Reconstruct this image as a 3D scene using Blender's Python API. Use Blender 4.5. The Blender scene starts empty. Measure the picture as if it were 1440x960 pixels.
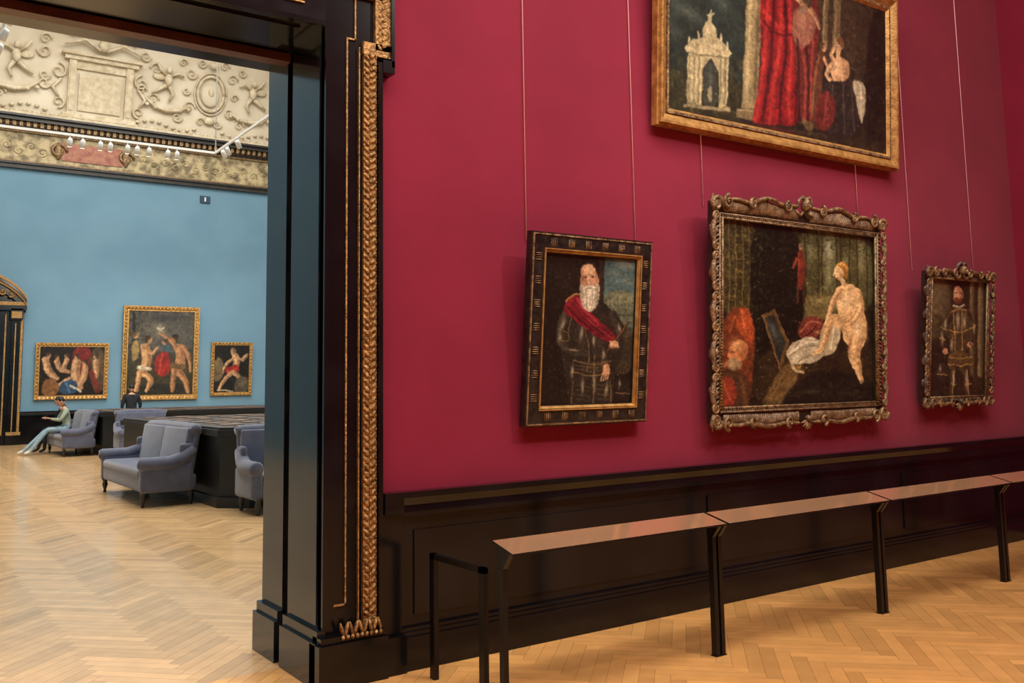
import bpy, math, random, bmesh
import numpy as np
from mathutils import Vector, Matrix
random.seed(4); rng=np.random.default_rng(7)
pi=math.pi
scn=bpy.context.scene
try: scn.view_settings.view_transform='Standard'
except Exception: pass

def lin(c):
    return tuple(((v/255)/12.92 if v/255<=.04045 else ((v/255+.055)/1.055)**2.4) for v in c)

# ---------------------------------------------------------------- materials
MATS={}
def mat(name,col,rough=.5,metal=0,col2=None,scale=5,bump=0,bscale=60,coat=0,sheen=0,emit=None,spec=.5,detail=5,lo=.35,hi=.65):
    if name in MATS: return MATS[name]
    m=bpy.data.materials.new(name); m.use_nodes=True
    nt=m.node_tree; b=nt.nodes['Principled BSDF']
    b.inputs['Base Color'].default_value=(*lin(col),1)
    b.inputs['Roughness'].default_value=rough
    b.inputs['Metallic'].default_value=metal
    b.inputs['Coat Weight'].default_value=coat
    b.inputs['Coat Roughness'].default_value=.08
    b.inputs['Sheen Weight'].default_value=sheen
    b.inputs['Specular IOR Level'].default_value=spec
    tc=nt.nodes.new('ShaderNodeTexCoord')
    src=tc.outputs['Object']
    if col2 is not None:
        n=nt.nodes.new('ShaderNodeTexNoise'); n.inputs['Scale'].default_value=scale; n.inputs['Detail'].default_value=detail
        r=nt.nodes.new('ShaderNodeValToRGB')
        r.color_ramp.elements[0].position=lo; r.color_ramp.elements[1].position=hi
        r.color_ramp.elements[0].color=(*lin(col),1); r.color_ramp.elements[1].color=(*lin(col2),1)
        nt.links.new(src,n.inputs['Vector']); nt.links.new(n.outputs['Fac'],r.inputs['Fac'])
        nt.links.new(r.outputs['Color'],b.inputs['Base Color'])
    if bump:
        n=nt.nodes.new('ShaderNodeTexNoise'); n.inputs['Scale'].default_value=bscale; n.inputs['Detail'].default_value=4
        bp=nt.nodes.new('ShaderNodeBump'); bp.inputs['Strength'].default_value=bump; bp.inputs['Distance'].default_value=.02
        nt.links.new(src,n.inputs['Vector']); nt.links.new(n.outputs['Fac'],bp.inputs['Height']); nt.links.new(bp.outputs['Normal'],b.inputs['Normal'])
    if emit:
        b.inputs['Emission Color'].default_value=(*lin(emit[0]),1); b.inputs['Emission Strength'].default_value=emit[1]
    MATS[name]=m; return m

def attr_mat(name,rough,coat=0,grain=0,gscale=8,spec=.5,bump=0):
    m=bpy.data.materials.new(name); m.use_nodes=True
    nt=m.node_tree; b=nt.nodes['Principled BSDF']
    a=nt.nodes.new('ShaderNodeAttribute'); a.attribute_name='Col'
    b.inputs['Roughness'].default_value=rough; b.inputs['Coat Weight'].default_value=coat
    b.inputs['Coat Roughness'].default_value=.12; b.inputs['Specular IOR Level'].default_value=spec
    out=a.outputs['Color']
    tc=nt.nodes.new('ShaderNodeTexCoord')
    if grain:
        n=nt.nodes.new('ShaderNodeTexNoise'); n.inputs['Scale'].default_value=gscale; n.inputs['Detail'].default_value=5
        nt.links.new(tc.outputs['Object'],n.inputs['Vector'])
        mr=nt.nodes.new('ShaderNodeMapRange'); mr.inputs['From Min'].default_value=.3; mr.inputs['From Max'].default_value=.7
        mr.inputs['To Min'].default_value=1-grain; mr.inputs['To Max'].default_value=1+grain
        nt.links.new(n.outputs['Fac'],mr.inputs['Value'])
        vm=nt.nodes.new('ShaderNodeVectorMath'); vm.operation='SCALE'
        nt.links.new(out,vm.inputs[0]); nt.links.new(mr.outputs['Result'],vm.inputs['Scale']); out=vm.outputs['Vector']
    if bump:
        n2=nt.nodes.new('ShaderNodeTexNoise'); n2.inputs['Scale'].default_value=3
        nt.links.new(tc.outputs['Object'],n2.inputs['Vector'])
        bp=nt.nodes.new('ShaderNodeBump'); bp.inputs['Strength'].default_value=bump; bp.inputs['Distance'].default_value=.02
        nt.links.new(n2.outputs['Fac'],bp.inputs['Height']); nt.links.new(bp.outputs['Normal'],b.inputs['Normal'])
    nt.links.new(out,b.inputs['Base Color'])
    return m

BLACK=mat('black_marble',(13,13,14),.16,col2=(26,26,28),scale=2.2,detail=8,lo=.45,hi=.8,spec=.4)
BLACKJ=mat('black_marble_jamb',(16,17,19),.15,col2=(42,44,46),scale=3,detail=8,lo=.45,hi=.85)
GOLD=mat('gilding',(200,156,98),.4,.65,col2=(112,80,46),scale=50,bump=.6,bscale=110)
GOLDF=mat('gilded_wood',(206,160,92),.38,.45,col2=(156,112,58),scale=14,bump=.2,bscale=50)
DGOLD=mat('dull_gilding',(166,136,96),.42,.4,col2=(88,64,42),scale=26,bump=.5,bscale=70)
BROWNF=mat('carved_walnut',(108,82,58),.42,.25,col2=(170,142,110),scale=22,bump=.5,bscale=65,lo=.4,hi=.72)
DARKF=mat('dark_carved_wood',(70,58,48),.42,.25,col2=(140,122,102),scale=22,bump=.5,bscale=65,lo=.42,hi=.75)
DEEP=mat('frame_recess',(38,28,20),.5,col2=(56,42,30),scale=20)
EBONY=mat('ebonised_wood',(20,18,17),.3,col2=(44,38,34),scale=20)
RED=mat('crimson_wall_fabric',(133,27,53),.85,col2=(124,24,48),scale=1.4,sheen=.12,bump=.08,bscale=300,spec=.2)
BLUE=mat('blue_wall_fabric',(112,147,167),.9,col2=(105,140,161),scale=.8,spec=.2)
CREAM=mat('cream_stucco',(216,206,184),.8,col2=(202,190,166),scale=1.2,bump=.15,bscale=6)
CREAM2=mat('stucco_relief',(212,200,174),.75,col2=(184,168,138),scale=5,bump=.2,bscale=14)
CEIL=mat('ceiling_plaster',(225,218,205),.9)
FRIEZE=mat('frieze_relief',(184,166,126),.6,col2=(112,98,70),scale=4.5,bump=.6,bscale=9,detail=7,lo=.4,hi=.62)
FRED=mat('frieze_red_panel',(140,80,66),.6,col2=(168,116,92),scale=6)
BRONZE=mat('bronze_moulding',(44,38,33),.4,col2=(24,22,21),scale=5)
COPPER=mat('copper_tinted_panel',(226,176,134),.11,.65)
METALB=mat('black_steel',(18,17,18),.35,.3)
VELVET=mat('grey_blue_velvet',(88,92,113),.85,col2=(76,80,100),scale=6,sheen=.35,bump=.15,bscale=90)
WOODB=mat('brown_door_wood',(92,52,36),.4,col2=(66,36,26),scale=6)
WHITE=mat('white_lamp_paint',(225,225,222),.45)
WIRE=mat('pale_wire',(255,214,218),.35)
SKIN=mat('skin',(196,146,118),.55)
HAIR=mat('dark_hair',(24,19,17),.6,col2=(40,30,24),scale=40)
DIM=mat('painted_opening_dark',(12,11,12),.8)  # near-black colour stands in for the darkness inside the far portal
PARQ=attr_mat('oak_parquet',.21,coat=.35,grain=.08,gscale=6,bump=.02)
CANV=attr_mat('oil_painting',.42,coat=.12,grain=.05,gscale=60,spec=.3)

# ---------------------------------------------------------------- mesh builder
class MB:
    def __init__(s,name,mats):
        s.name=name; s.mats=mats; s.V=[]; s.F=[]; s.M=[]; s.S=[]; s.T=Matrix.Identity(4)
    def add(s,vs,fs,m=0,smooth=False,T=None):
        o=len(s.V); A=s.T if T is None else s.T@T
        s.V+= [tuple(A@Vector(v)) for v in vs]
        for f in fs:
            s.F.append([i+o for i in f]); s.M.append(m); s.S.append(smooth)
    def box(s,x0,x1,y0,y1,z0,z1,m=0,T=None):
        v=[(x,y,z) for z in (z0,z1) for y in (y0,y1) for x in (x0,x1)]
        s.add(v,[(0,2,3,1),(4,5,7,6),(0,1,5,4),(2,6,7,3),(0,4,6,2),(1,3,7,5)],m,False,T)
    def rbox(s,c,hs,r,m=0,T=None,n=3):
        hx,hy,hz=hs; r=min(r,hx*.99,hy*.99,hz*.99)
        def ax(h):
            a=[-h]+[-h+r*i/n for i in range(1,n+1)]
            return a+[-v for v in reversed(a)]
        A=[ax(hx),ax(hy),ax(hz)]; hh=(hx,hy,hz)
        for d in range(3):
            e=(d+1)%3; g=(d+2)%3
            for sg in (-1,1):
                vs=[];fs=[]
                ne=len(A[e]); ng=len(A[g])
                for i in range(ne):
                    for j in range(ng):
                        q=[0,0,0]; q[d]=sg*hh[d]; q[e]=A[e][i]; q[g]=A[g][j]
                        inn=[max(-(hh[k]-r),min(hh[k]-r,q[k])) for k in range(3)]
                        dv=Vector([q[k]-inn[k] for k in range(3)])
                        if dv.length>1e-9: dv=dv.normalized()*r
                        vs.append((inn[0]+dv.x+c[0],inn[1]+dv.y+c[1],inn[2]+dv.z+c[2]))
                for i in range(ne-1):
                    for j in range(ng-1):
                        a=i*ng+j; f=(a,a+ng,a+ng+1,a+1)
                        fs.append(f if sg>0 else f[::-1])
                s.add(vs,fs,m,True,T)
    def lathe(s,prof,c=(0,0,0),seg=16,m=0,T=None,smooth=True):
        vs=[];fs=[];k=len(prof)
        for i in range(seg):
            a=2*pi*i/seg
            for r,z in prof: vs.append((c[0]+r*math.cos(a),c[1]+r*math.sin(a),c[2]+z))
        for i in range(seg):
            for j in range(k-1):
                a=i*k+j; b=((i+1)%seg)*k+j
                fs.append((a,b,b+1,a+1))
        fs.append([i*k for i in range(seg)][::-1]); fs.append([i*k+k-1 for i in range(seg)])
        s.add(vs,fs,m,smooth,T)
    def ell(s,c,r,m=0,R=None,seg=10,rings=6):
        vs=[];fs=[]
        for j in range(rings+1):
            t=pi*j/rings
            for i in range(seg):
                a=2*pi*i/seg
                v=Vector((r[0]*math.sin(t)*math.cos(a),r[1]*math.sin(t)*math.sin(a),r[2]*math.cos(t)))
                if R is not None: v=R@v
                vs.append((c[0]+v.x,c[1]+v.y,c[2]+v.z))
        for j in range(rings):
            for i in range(seg):
                a=j*seg+i;b=j*seg+(i+1)%seg
                fs.append((a,a+seg,b+seg,b))
        s.add(vs,fs,m,True)
    def tube(s,pts,rad,m=0,seg=8,flat=1.0,T=None):
        pts=[Vector(p) for p in pts]; n=len(pts)
        if not hasattr(rad,'__len__'): rad=[rad]*n
        vs=[];fs=[]; up=Vector((0,-1,0)) 
        for i,p in enumerate(pts):
            t=(pts[min(i+1,n-1)]-pts[max(i-1,0)]).normalized()
            u=up if abs(t.dot(up))<.9 else Vector((0,0,1))
            a=t.cross(u).normalized(); b=a.cross(t).normalized()
            for k in range(seg):
                th=2*pi*k/seg
                vs.append(tuple(p+a*math.cos(th)*rad[i]+b*math.sin(th)*rad[i]*flat))
        for i in range(n-1):
            for k in range(seg):
                q=i*seg+k;w=i*seg+(k+1)%seg
                fs.append((q,w,w+seg,q+seg))
        fs.append(list(range(seg))[::-1]); fs.append([(n-1)*seg+k for k in range(seg)])
        s.add(vs,fs,m,True,T)
    def prism(s,poly,axis,a0,a1,m=0,T=None,smooth=False):
        vs=[]
        for a in (a0,a1):
            for p,q in poly:
                vs.append({0:(a,p,q),1:(p,a,q),2:(p,q,a)}[axis])
        n=len(poly); fs=[[i,(i+1)%n,(i+1)%n+n,i+n] for i in range(n)]
        s.add(vs,fs,m,smooth,T); s.add(vs,[list(range(n))[::-1],list(range(n,2*n))],m,False,T)
    def build(s,loc=(0,0,0),rot=(0,0,0)):
        me=bpy.data.meshes.new(s.name); me.from_pydata(s.V,[],s.F)
        for m in s.mats: me.materials.append(m)
        me.polygons.foreach_set('material_index',s.M); me.polygons.foreach_set('use_smooth',s.S)
        me.update()
        b=bmesh.new(); b.from_mesh(me); bmesh.ops.recalc_face_normals(b,faces=b.faces); b.to_mesh(me); b.free()
        o=bpy.data.objects.new(s.name,me); scn.collection.objects.link(o)
        o.location=loc; o.rotation_euler=rot
        return o

def spiral(cx,cz,r0,turns,a0,sgn=1,n=22,y=0):
    out=[]
    for i in range(n+1):
        t=i/n; r=r0*(1-.82*t)
        a=a0+sgn*turns*2*pi*t
        out.append((cx+r*math.cos(a),y,cz+r*math.sin(a)))
    return out

# ---------------------------------------------------------------- floor (herringbone)
def clip(P,x0,x1,y0,y1):
    for ax,v,sg in ((0,x0,1),(0,x1,-1),(1,y0,1),(1,y1,-1)):
        out=[]
        for i in range(len(P)):
            a,b=P[i],P[(i+1)%len(P)]
            da=(a[ax]-v)*sg; db=(b[ax]-v)*sg
            if da>=0: out.append(a)
            if (da>=0)!=(db>=0):
                t=da/(da-db); out.append((a[0]+(b[0]-a[0])*t,a[1]+(b[1]-a[1])*t))
        P=out
        if len(P)<3: return []
    return P
def parquet(name,rects):
    n=7; W=.088
    r2=math.sqrt(.5)
    V=[];Fc=[];C=[]
    for (x0,x1,y0,y1,base) in rects:
        cx=2.5; cy=0
        R=max(math.hypot(x-cx,y-cy) for x in (x0,x1) for y in (y0,y1))/W+2*n
        def emit(a0,a1,b0,b1,o):
            g=.008
            a0+=g;a1-=g;b0+=g;b1-=g
            q=[(cx+(a-b)*W*r2,cy+(a+b)*W*r2) for a,b in ((a0,b0),(a1,b0),(a1,b1),(a0,b1))]
            mx=sum(p[0] for p in q)/4; my=sum(p[1] for p in q)/4
            if mx<x0-.4 or mx>x1+.4 or my<y0-.4 or my>y1+.4: return
            q=clip(q,x0,x1,y0,y1)
            if len(q)<3: return
            k=len(V); V.extend([(p[0],p[1],0) for p in q]); Fc.append(tuple(range(k,k+len(q))))
            t=rng.normal(0,.08)+(.05 if o else -.05); h=rng.normal(0,.02)  # random plank tone, plus directional sheen put into the colour
            c=[max(0,base[0]*(1+t)),base[1]*(1+t+h*.6),base[2]*(1+t+h)]
            C.extend([c]*len(q))
        Ri=int(R)+1
        for j in range(-Ri,Ri):
            m0=int((-Ri-j)/(2*n))-1; m1=int((Ri-j)/(2*n))+1
            for m in range(m0,m1):
                i=j+2*n*m
                emit(i,i+n,j,j+1,0)
        for c in range(-Ri,Ri):
            m0=int((-Ri-c)/(2*n))-1; m1=int((Ri-c)/(2*n))+3
            for m in range(m0,m1):
                b=c-2*n+1+2*n*m
                emit(c,c+1,b,b+n,1)
        k=len(V); V.extend([(x0,y0,-.002),(x1,y0,-.002),(x1,y1,-.002),(x0,y1,-.002)]); Fc.append((k,k+1,k+2,k+3))
        C.extend([[.22,.11,.045]]*4)
    me=bpy.data.meshes.new(name); me.from_pydata(V,[],Fc)
    at=me.color_attributes.new('Col','FLOAT_COLOR','POINT')
    arr=np.ones((len(V),4),dtype=np.float32); arr[:,:3]=np.array(C,dtype=np.float32)
    at.data.foreach_set('color',arr.ravel()); me.materials.append(PARQ)
    o=bpy.data.objects.new(name,me); scn.collection.objects.link(o); return o
parquet('floor',[(-5,10.1,-9,.43,lin((222,166,98))),(-4,15,.43,28,lin((216,176,126)))])

# ---------------------------------------------------------------- rooms
DX0,DX1,DZ=-.95,2.17,3.79
def wallbox(name,m,*b):
    w=MB(name,[m]); 
    for q in b: w.box(*q)
    return w.build()
wallbox('wall_back',RED,(-5,DX0,0,.43,0,8.6),(DX1,10.1,0,.43,0,8.6),(DX0,DX1,0,.43,DZ+.04,8.6))
wallbox('wall_back_blue_side',BLUE,(-4,DX0,.43,.86,0,9.9),(DX1,15,.43,.86,0,9.9),(DX0,DX1,.43,.86,DZ+.04,9.9))
wallbox('wall_right',RED,(10.1,10.4,-9,.43,0,8.6))
wallbox('wall_left',RED,(-5.3,-5,-9,.43,0,8.6))
wallbox('wall_front',RED,(-5,10.1,-9.3,-9,0,8.6))
w=MB('ceiling',[CEIL,mat('skylight_glass',(235,235,230),.6)])
w.box(-5,10.1,-9,-6.9,8.6,8.8); w.box(-5,10.1,-2.0,.43,8.6,8.8); w.box(-5,-3.2,-6.9,-2.0,8.6,8.8); w.box(8.3,10.1,-6.9,-2.0,8.6,8.8)
w.box(-3.2,8.3,-6.9,-2.0,8.75,8.8,1)
for i in range(9): w.box(-3.2+i*1.437-.03,-3.2+i*1.437+.03,-6.9,-2.0,8.66,8.75,0)
w.build()
YB=28.
wallbox('wall_far_blue',BLUE,(-4,15,YB,YB+.3,0,10))
wallbox('wall_blue_right',BLUE,(15,15.3,.43,YB,0,10))
wallbox('wall_blue_left',BLUE,(-4.3,-4,.43,YB,0,10))
cv=MB('ceiling_cove',[CREAM])
def cove(p0,p1,inward):
    N=8;vs=[];fs=[]
    prof=[(0,10.0)]+[(.25+2.6*(1-math.cos(t*pi/2)) ,10.3+4.6*math.sin(t*pi/2)) for t in [i/N for i in range(N+1)]]
    for d,z in prof:
        for P in (p0,p1): vs.append((P[0]+inward[0]*d,P[1]+inward[1]*d,z))
    for i in range(len(prof)-1): fs.append((2*i,2*i+1,2*i+3,2*i+2))
    cv.add(vs,fs,0,True)
cove((-4,YB),(15,YB),(0,-1)); cove((15,.86),(15,YB),(-1,0)); cove((-4,.86),(-4,YB),(1,0)); cove((-4,.86),(15,.86),(0,1))
cv.build()
w=MB('ceiling_blue_room',[CEIL,MATS['skylight_glass']])
w.box(-4,15,.86,4,14.9,15.1); w.box(-4,15,24,28,14.9,15.1); w.box(-4,-1,4,24,14.9,15.1); w.box(12,15,4,24,14.9,15.1); w.box(-1,12,4,24,15.05,15.1,1)
w.build()

def wains(w,x0,x1,yw,s):
    def b(d0,z0,z1,m=0): 
        a,c=sorted((yw,yw+s*d0)); w.box(x0,x1,a,c,z0,z1,m)
    b(.10,0,.19); b(.085,.19,.215); b(.07,.215,.235)
    b(.035,.235,.85); b(.05,.85,.875); b(.065,.875,.90)
    a=[(yw,.90),(yw+s*.065,.90),(yw+s*.06,.94),(yw+s*.09,.985),(yw+s*.09,1.02),(yw,1.02)]
    w.prism(a,0,x0,x1,0)
    L=x1-x0; n=max(1,round(L/2.2))
    for i in range(n):
        a0=x0+L*i/n+.10; a1=x0+L*(i+1)/n-.10
        y0,y1=sorted((yw+s*.034,yw+s*.047)); w.box(a0,a1,y0,y1,.30,.79)
w=MB('trim_wainscot',[BLACK]); wains(w,2.62,10.1,0,-1)
w.box(2.5,2.62,-.075,0,.2,1.02); w.box(2.5,2.63,-.12,0,0,.21); w.box(2.5,2.625,-.1,0,.9,1.022); w.build()
w=MB('trim_wainscot',[BLACK]); wains(w,-5,-1.35,0,-1); w.build()
w=MB('trim_wainscot_far',[BLACK]); wains(w,3.9,15,YB,-1); w.build()
w=MB('trim_wainscot_far',[BLACK]); wains(w,-4,-.6,YB,-1); w.build()
w=MB('trim_cornice',[BRONZE,FRIEZE,FRED,DGOLD])
w.box(-4,15,YB-.12,YB,8.80,8.93,0); w.box(-4,15,YB-.18,YB,8.93,9.0,0); w.box(-4,15,YB-.15,YB,9.0,9.05,3)
w.box(-4,15,YB-.07,YB,9.02,9.98,1)
w.box(4.8,6.7,YB-.1,YB-.06,9.2,9.8,2)
for x in (4.7,6.8):
    w.tube(spiral(x,9.5,.26,1.4,0,1,y=YB-.13),.05,3); w.ell((x,YB-.12,9.5),(.12,.06,.3),3)
for k in range(54):
    x=-3.8+k*.35
    if 4.3<x<7.2: continue
    w.tube(spiral(x,9.48+.08*(-1)**k,.15,1.3,k*1.3,1 if k%2 else -1,y=YB-.08,n=12),.022,1,seg=5)
w.box(-4,15,YB-.14,YB,9.98,10.06,3)
w.box(-4,15,YB-.2,YB,10.06,10.2,0)
for k in range(95):
    x=-3.9+k*.2; w.box(x,x+.1,YB-.42,YB-.2,10.12,10.28,3)
w.box(-4,15,YB-.5,YB,10.28,10.4,0); w.box(-4,15,YB-.6,YB,10.4,10.47,0)
w.build()
def covey(z):
    s=min(1,max(0,(z-10.3)/4.6)); t=math.asin(s); return YB-(.25+2.6*(1-math.cos(t)))
w=MB('trim_stucco_relief',[CREAM2,CREAM])
def sbox(x0,x1,z0,z1,d,m=0):
    vs=[]
    for (z,y) in ((z0,covey(z0)),(z1,covey(z1))):
        for x in (x0,x1):
            vs+= [(x,y+.05,z),(x,y-d,z)]
    w.add(vs,[(0,2,3,1),(4,5,7,6),(1,3,7,5),(0,4,6,2),(0,1,5,4),(2,6,7,3)],m)
def S(x,z,d=.1): return (x,covey(z)-d,z)
def scr(cx,cz,r,turns,a0,sg,rad=.04,d=.08): w.tube([S(a,c,d) for a,_,c in spiral(cx,cz,r,turns,a0,sg)],[rad*(1-.5*i/22) for i in range(23)],seg=6)
def aed(cx):
    z0=10.75
    for s in (-1,1):
        a,b=sorted((cx+s*.78,cx+s*1.0)); sbox(a,b,z0,z0+1.75,.14); a,b=sorted((cx+s*.82,cx+s*.96)); sbox(a,b,z0+.1,z0+1.6,.18)
        scr(cx+s*1.3,z0+1.35,.26,1.3,pi/2,s); scr(cx+s*1.25,z0+.35,.2,1.3,-pi/2,-s); scr(cx+s*1.7,z0+.9,.2,1.2,0,s); scr(cx+s*1.75,z0+1.9,.22,1.2,pi,-s)
        w.tube([S(cx+s*1.2,z0+1.1),S(cx+s*1.45,z0+.8),S(cx+s*1.25,z0+.5)],[.05,.06,.04],seg=6)
        w.tube([S(cx+s*.1,z0+2.12,.2),S(cx+s*.6,z0+2.38,.2),S(cx+s*1.2,z0+2.15,.2)],[.07,.06,.03],seg=6)
        scr(cx+s*.5,z0+2.75,.2,1.3,0,s); scr(cx+s*1.1,z0+2.7,.16,1.3,pi,-s)
        for q in range(6): w.ell(S(cx+s*(.2+q*.19),z0+2.55+.05*math.sin(q*1.2),.1),(.07,.07,.06),0,None,7,5)
    sbox(cx-1.15,cx+1.15,z0+1.75,z0+1.88,.2); sbox(cx-1.25,cx+1.25,z0+1.88,z0+1.95,.28)
    sbox(cx-.78,cx+.78,z0+1.5,z0+1.75,.09); sbox(cx-.66,cx+.66,z0+.15,z0+1.38,.07); sbox(cx-.56,cx+.56,z0+.25,z0+1.28,.03,1)
    sbox(cx-1.15,cx+1.15,z0-.15,z0,.2)
    w.ell(S(cx,z0+2.3,.15),(.16,.14,.22))
def putto(px,pz,s):
    def P(dx,dz,dd=.14): return (px+s*dx,covey(pz+dz)-dd,pz+dz)
    w.ell(P(0,.5,.2),(.1,.1,.12)); w.ell(P(0,.2,.16),(.14,.11,.24))
    w.tube([P(-.08,.34),P(-.32,.45),P(-.52,.36)],[.06,.05,.04],seg=6); w.tube([P(.08,.34),P(.28,.5),P(.4,.7)],[.06,.05,.04],seg=6)
    w.tube([P(-.05,.0),P(-.2,-.24),P(-.08,-.52)],[.085,.065,.04],seg=6); w.tube([P(.06,.0),P(.28,-.16),P(.52,-.32)],[.085,.065,.04],seg=6)
    w.ell(P(.28,.28,.08),(.24,.04,.12))
    w.tube([P(-.8,-.6),P(-.4,-.8),P(0,-.85),P(.4,-.75),P(.72,-.5)],[.04,.07,.08,.07,.04],seg=6)
    for q in range(6): w.ell(P(-.75+q*.28,-.72-.12*math.sin(q*pi/5),.16),(.08,.07,.07),0,None,7,5)
def cart(cx,zc=12.1):
    w.ell(S(cx,zc,.0),(.34,.14,.45),1,seg=18,rings=10); w.ell(S(cx,zc+.05,.12),(.1,.06,.16),0)
    w.tube([S(cx+.46*math.cos(a),zc+.6*math.sin(a),.1) for a in [2*pi*i/24 for i in range(25)]],.055)
    w.tube([S(cx+.56*math.cos(a),zc+.72*math.sin(a),.07) for a in [2*pi*i/24 for i in range(25)]],.03)
    w.ell(S(cx,zc+.95,.14),(.16,.12,.13)); w.ell(S(cx,zc-.95,.12),(.2,.1,.14))
    for s in (-1,1):
        for (dx,dz,r,t) in ((.72,.6,.2,1),(.72,-.55,.22,-1),(.85,0,.14,1),(.3,-1.0,.16,-1),(.4,1.0,.16,1),(1.05,.9,.14,-1),(1.1,-.95,.18,1),(2.3,.9,.18,1),(2.35,-.2,.18,-1)):
            scr(cx+s*dx,zc+dz,r,1.3,0,s*t,.035)
        putto(cx+s*1.5,zc+.05,s)
        for q in range(9): w.ell(S(cx+s*(.5+q*.24),zc-1.3-.1*math.sin(q*.8),.08),(.08,.06,.06),0,None,7,5)
for cx in (-2.2,5.85,13.7): aed(cx)
for cx in (1.8,9.5): cart(cx)
w.box(-4,15,YB-.55,YB,10.47,10.56,0)
for k in range(72): w.ell((-3.9+k*.26,YB-.45,10.6),(.1,.08,.05),0,None,7,4)
w.build()

# ---------------------------------------------------------------- door surround
w=MB('trim_doorway',[BLACKJ,GOLD,WOODB,BLACK])
def jamb(s,xi):
    def b(x0,x1,*r):
        a,c=sorted((xi+s*x0,xi+s*x1)); w.box(a,c,*r)
    b(0,.04,-.04,.46,.0,3.79); b(.03,.04,.46,.55,0,3.79,3); b(0,.04,.55,.90,0,3.79)
    b(-.012,0,.0,.43,.32,3.7); 
    b(-.05,.02,-.08,.46,0,.24); b(-.03,.02,-.06,.46,.24,.30)
    b(-.05,.02,.55,.93,0,.24); b(-.03,.02,.55,.915,.24,.30)
    b(0,.36,-.045,.002,0,4.35,3)
    b(0,.03,-.065,-.04,.3,3.79,3)
    b(.015,.40,-.04,.002,3.62,4.35,3)
    b(.15,.185,-.052,-.04,.42,3.73,3)
    b(.137,.146,-.056,-.04,.42,3.74,1); b(.07,.146,-.056,-.04,.42,.43,1)
    b(.137,.20,-.056,-.04,3.74,3.75,1); b(.19,.199,-.056,-.04,3.74,4.3,1)
    b(.215,.221,-.065,-.04,.3,3.70,1)
    b(.245,.33,-.068,-.04,.3,3.70,1)
    b(.335,.36,-.095,-.0,.26,3.62,3)
    b(.24,.42,-.075,-.04,3.66,3.74,1); b(.32,.42,-.075,-.04,3.70,4.3,1); b(.36,.44,-.10,0,3.56,3.64,3); b(.42,.44,-.10,0,3.6,4.35,3)
    def leaf(x,z):
        for q in (-1,1):
            w.ell((xi+s*(x+q*.02),-.07,z+(.02 if q>0 else 0)),(.014,.011,.024),1,Matrix.Rotation(q*.7,3,'Y'),6,4)
        w.ell((xi+s*x,-.075,z+.01),(.008,.010,.013),1,None,6,4)
        for q in (-1,1): w.ell((xi+s*(x+q*.039),-.07,z+.01),(.005,.006,.009),1,None,5,3)
    z=.36
    while z<3.66: leaf(.2875,z); z+=.041
    z=3.72
    while z<4.3: leaf(.37,z); z+=.041
    b(-.05,.37,-.14,.0,0,.235,3); b(-.03,.36,-.115,0,.235,.27,3)
    for i in range(9):
        x=.10+i*.029
        w.ell((xi+s*x,-.10,.30),(.011,.018,.042),1,Matrix.Rotation(s*(.25 if i%2 else -.25),3,'Y'),7,5)
        w.ell((xi+s*x,-.12,.262),(.013,.012,.014),1,None,6,4)
jamb(1,2.13); jamb(-1,-.91)
w.box(-.91,2.13,-.045,.46,3.79,4.35,0); w.box(-.91,2.13,.46,.55,3.83,4.0,0); w.box(-.91,2.13,.55,.9,3.79,4.0,0)
w.box(-.91,2.13,.50,.60,3.735,3.79,2)
w.box(-.78,2.0,-.056,-.04,3.905,3.915,1); w.box(-.9,2.12,-.065,-.04,3.79,3.82,3)
w.box(-.78,2.0,.02,.42,3.775,3.79,3)
w.box(-1.3,2.53,-.075,-.04,4.02,4.12,1); w.box(-1.4,2.6,-.2,0,4.35,4.55,3); w.box(-1.35,2.57,-.14,0,4.28,4.35,1)
w.build()

w=MB('trim_far_portal',[BLACK,GOLD,DIM])
px=1.65
for s in (-1,1):
    def b(x0,x1,*r):
        a,c=sorted((px+s*x0,px+s*x1)); w.box(a,c,*r)
    b(1.55,2.25,YB-.12,YB,0,4.2); b(1.9,2.15,YB-.2,YB,0,4.2); b(1.85,2.28,YB-.25,YB,0,.3)
    b(1.72,1.76,YB-.15,YB-.1,.3,4.1,1); b(2.16,2.23,YB-.17,YB-.1,.3,4.2,1); b(2.0,2.03,YB-.215,YB-.2,.4,3.8,1)
    b(1.85,2.2,YB-.3,YB,3.9,4.25,0); b(1.88,2.17,YB-.32,YB-.28,3.95,4.16,1); b(1.86,2.26,YB-.27,YB-.1,.3,.4,1)
w.box(px-1.55,px+1.55,YB-.12,YB,3.6,4.2); w.box(px-1.55,px+1.55,YB-.03,YB-.01,0,3.6,2)  # flat panel closes the opening, darkness painted by its colour
w.box(px-2.3,px+2.3,YB-.3,YB,4.2,4.35,0); w.box(px-2.3,px+2.3,YB-.33,YB,4.35,4.46,1); 
arc=[(px+2.4*math.sin(a),4.46+ (math.cos(a)-math.cos(1.25))*1.45) for a in [(-1.25+2.5*i/24) for i in range(25)]]
for i in range(24):
    (x0,z0),(x1,z1)=arc[i],arc[i+1]
    for (o0,o1,d,m) in ((-.32,-.1,.25,0),(-.1,-.02,.38,1),(-.02,.06,.42,0),(.06,.15,.46,1)):
        w.add([(x0,YB,z0+o0),(x1,YB,z1+o0),(x1,YB,z1+o1),(x0,YB,z0+o1),(x0,YB-d,z0+o0),(x1,YB-d,z1+o0),(x1,YB-d,z1+o1),(x0,YB-d,z0+o1)],
              [(4,5,6,7),(0,3,2,1),(3,7,6,2),(0,1,5,4),(0,4,7,3),(1,2,6,5)],m)
w.prism([(a,max(4.4,b-.2)) for a,b in arc],1,YB-.1,YB,0)
for k in range(6): w.tube(spiral(px+.9+k*.24,4.66+.06*(5-k),.12,1.2,k,y=YB-.27,n=10),.035,1,seg=5)
w.build()

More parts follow.
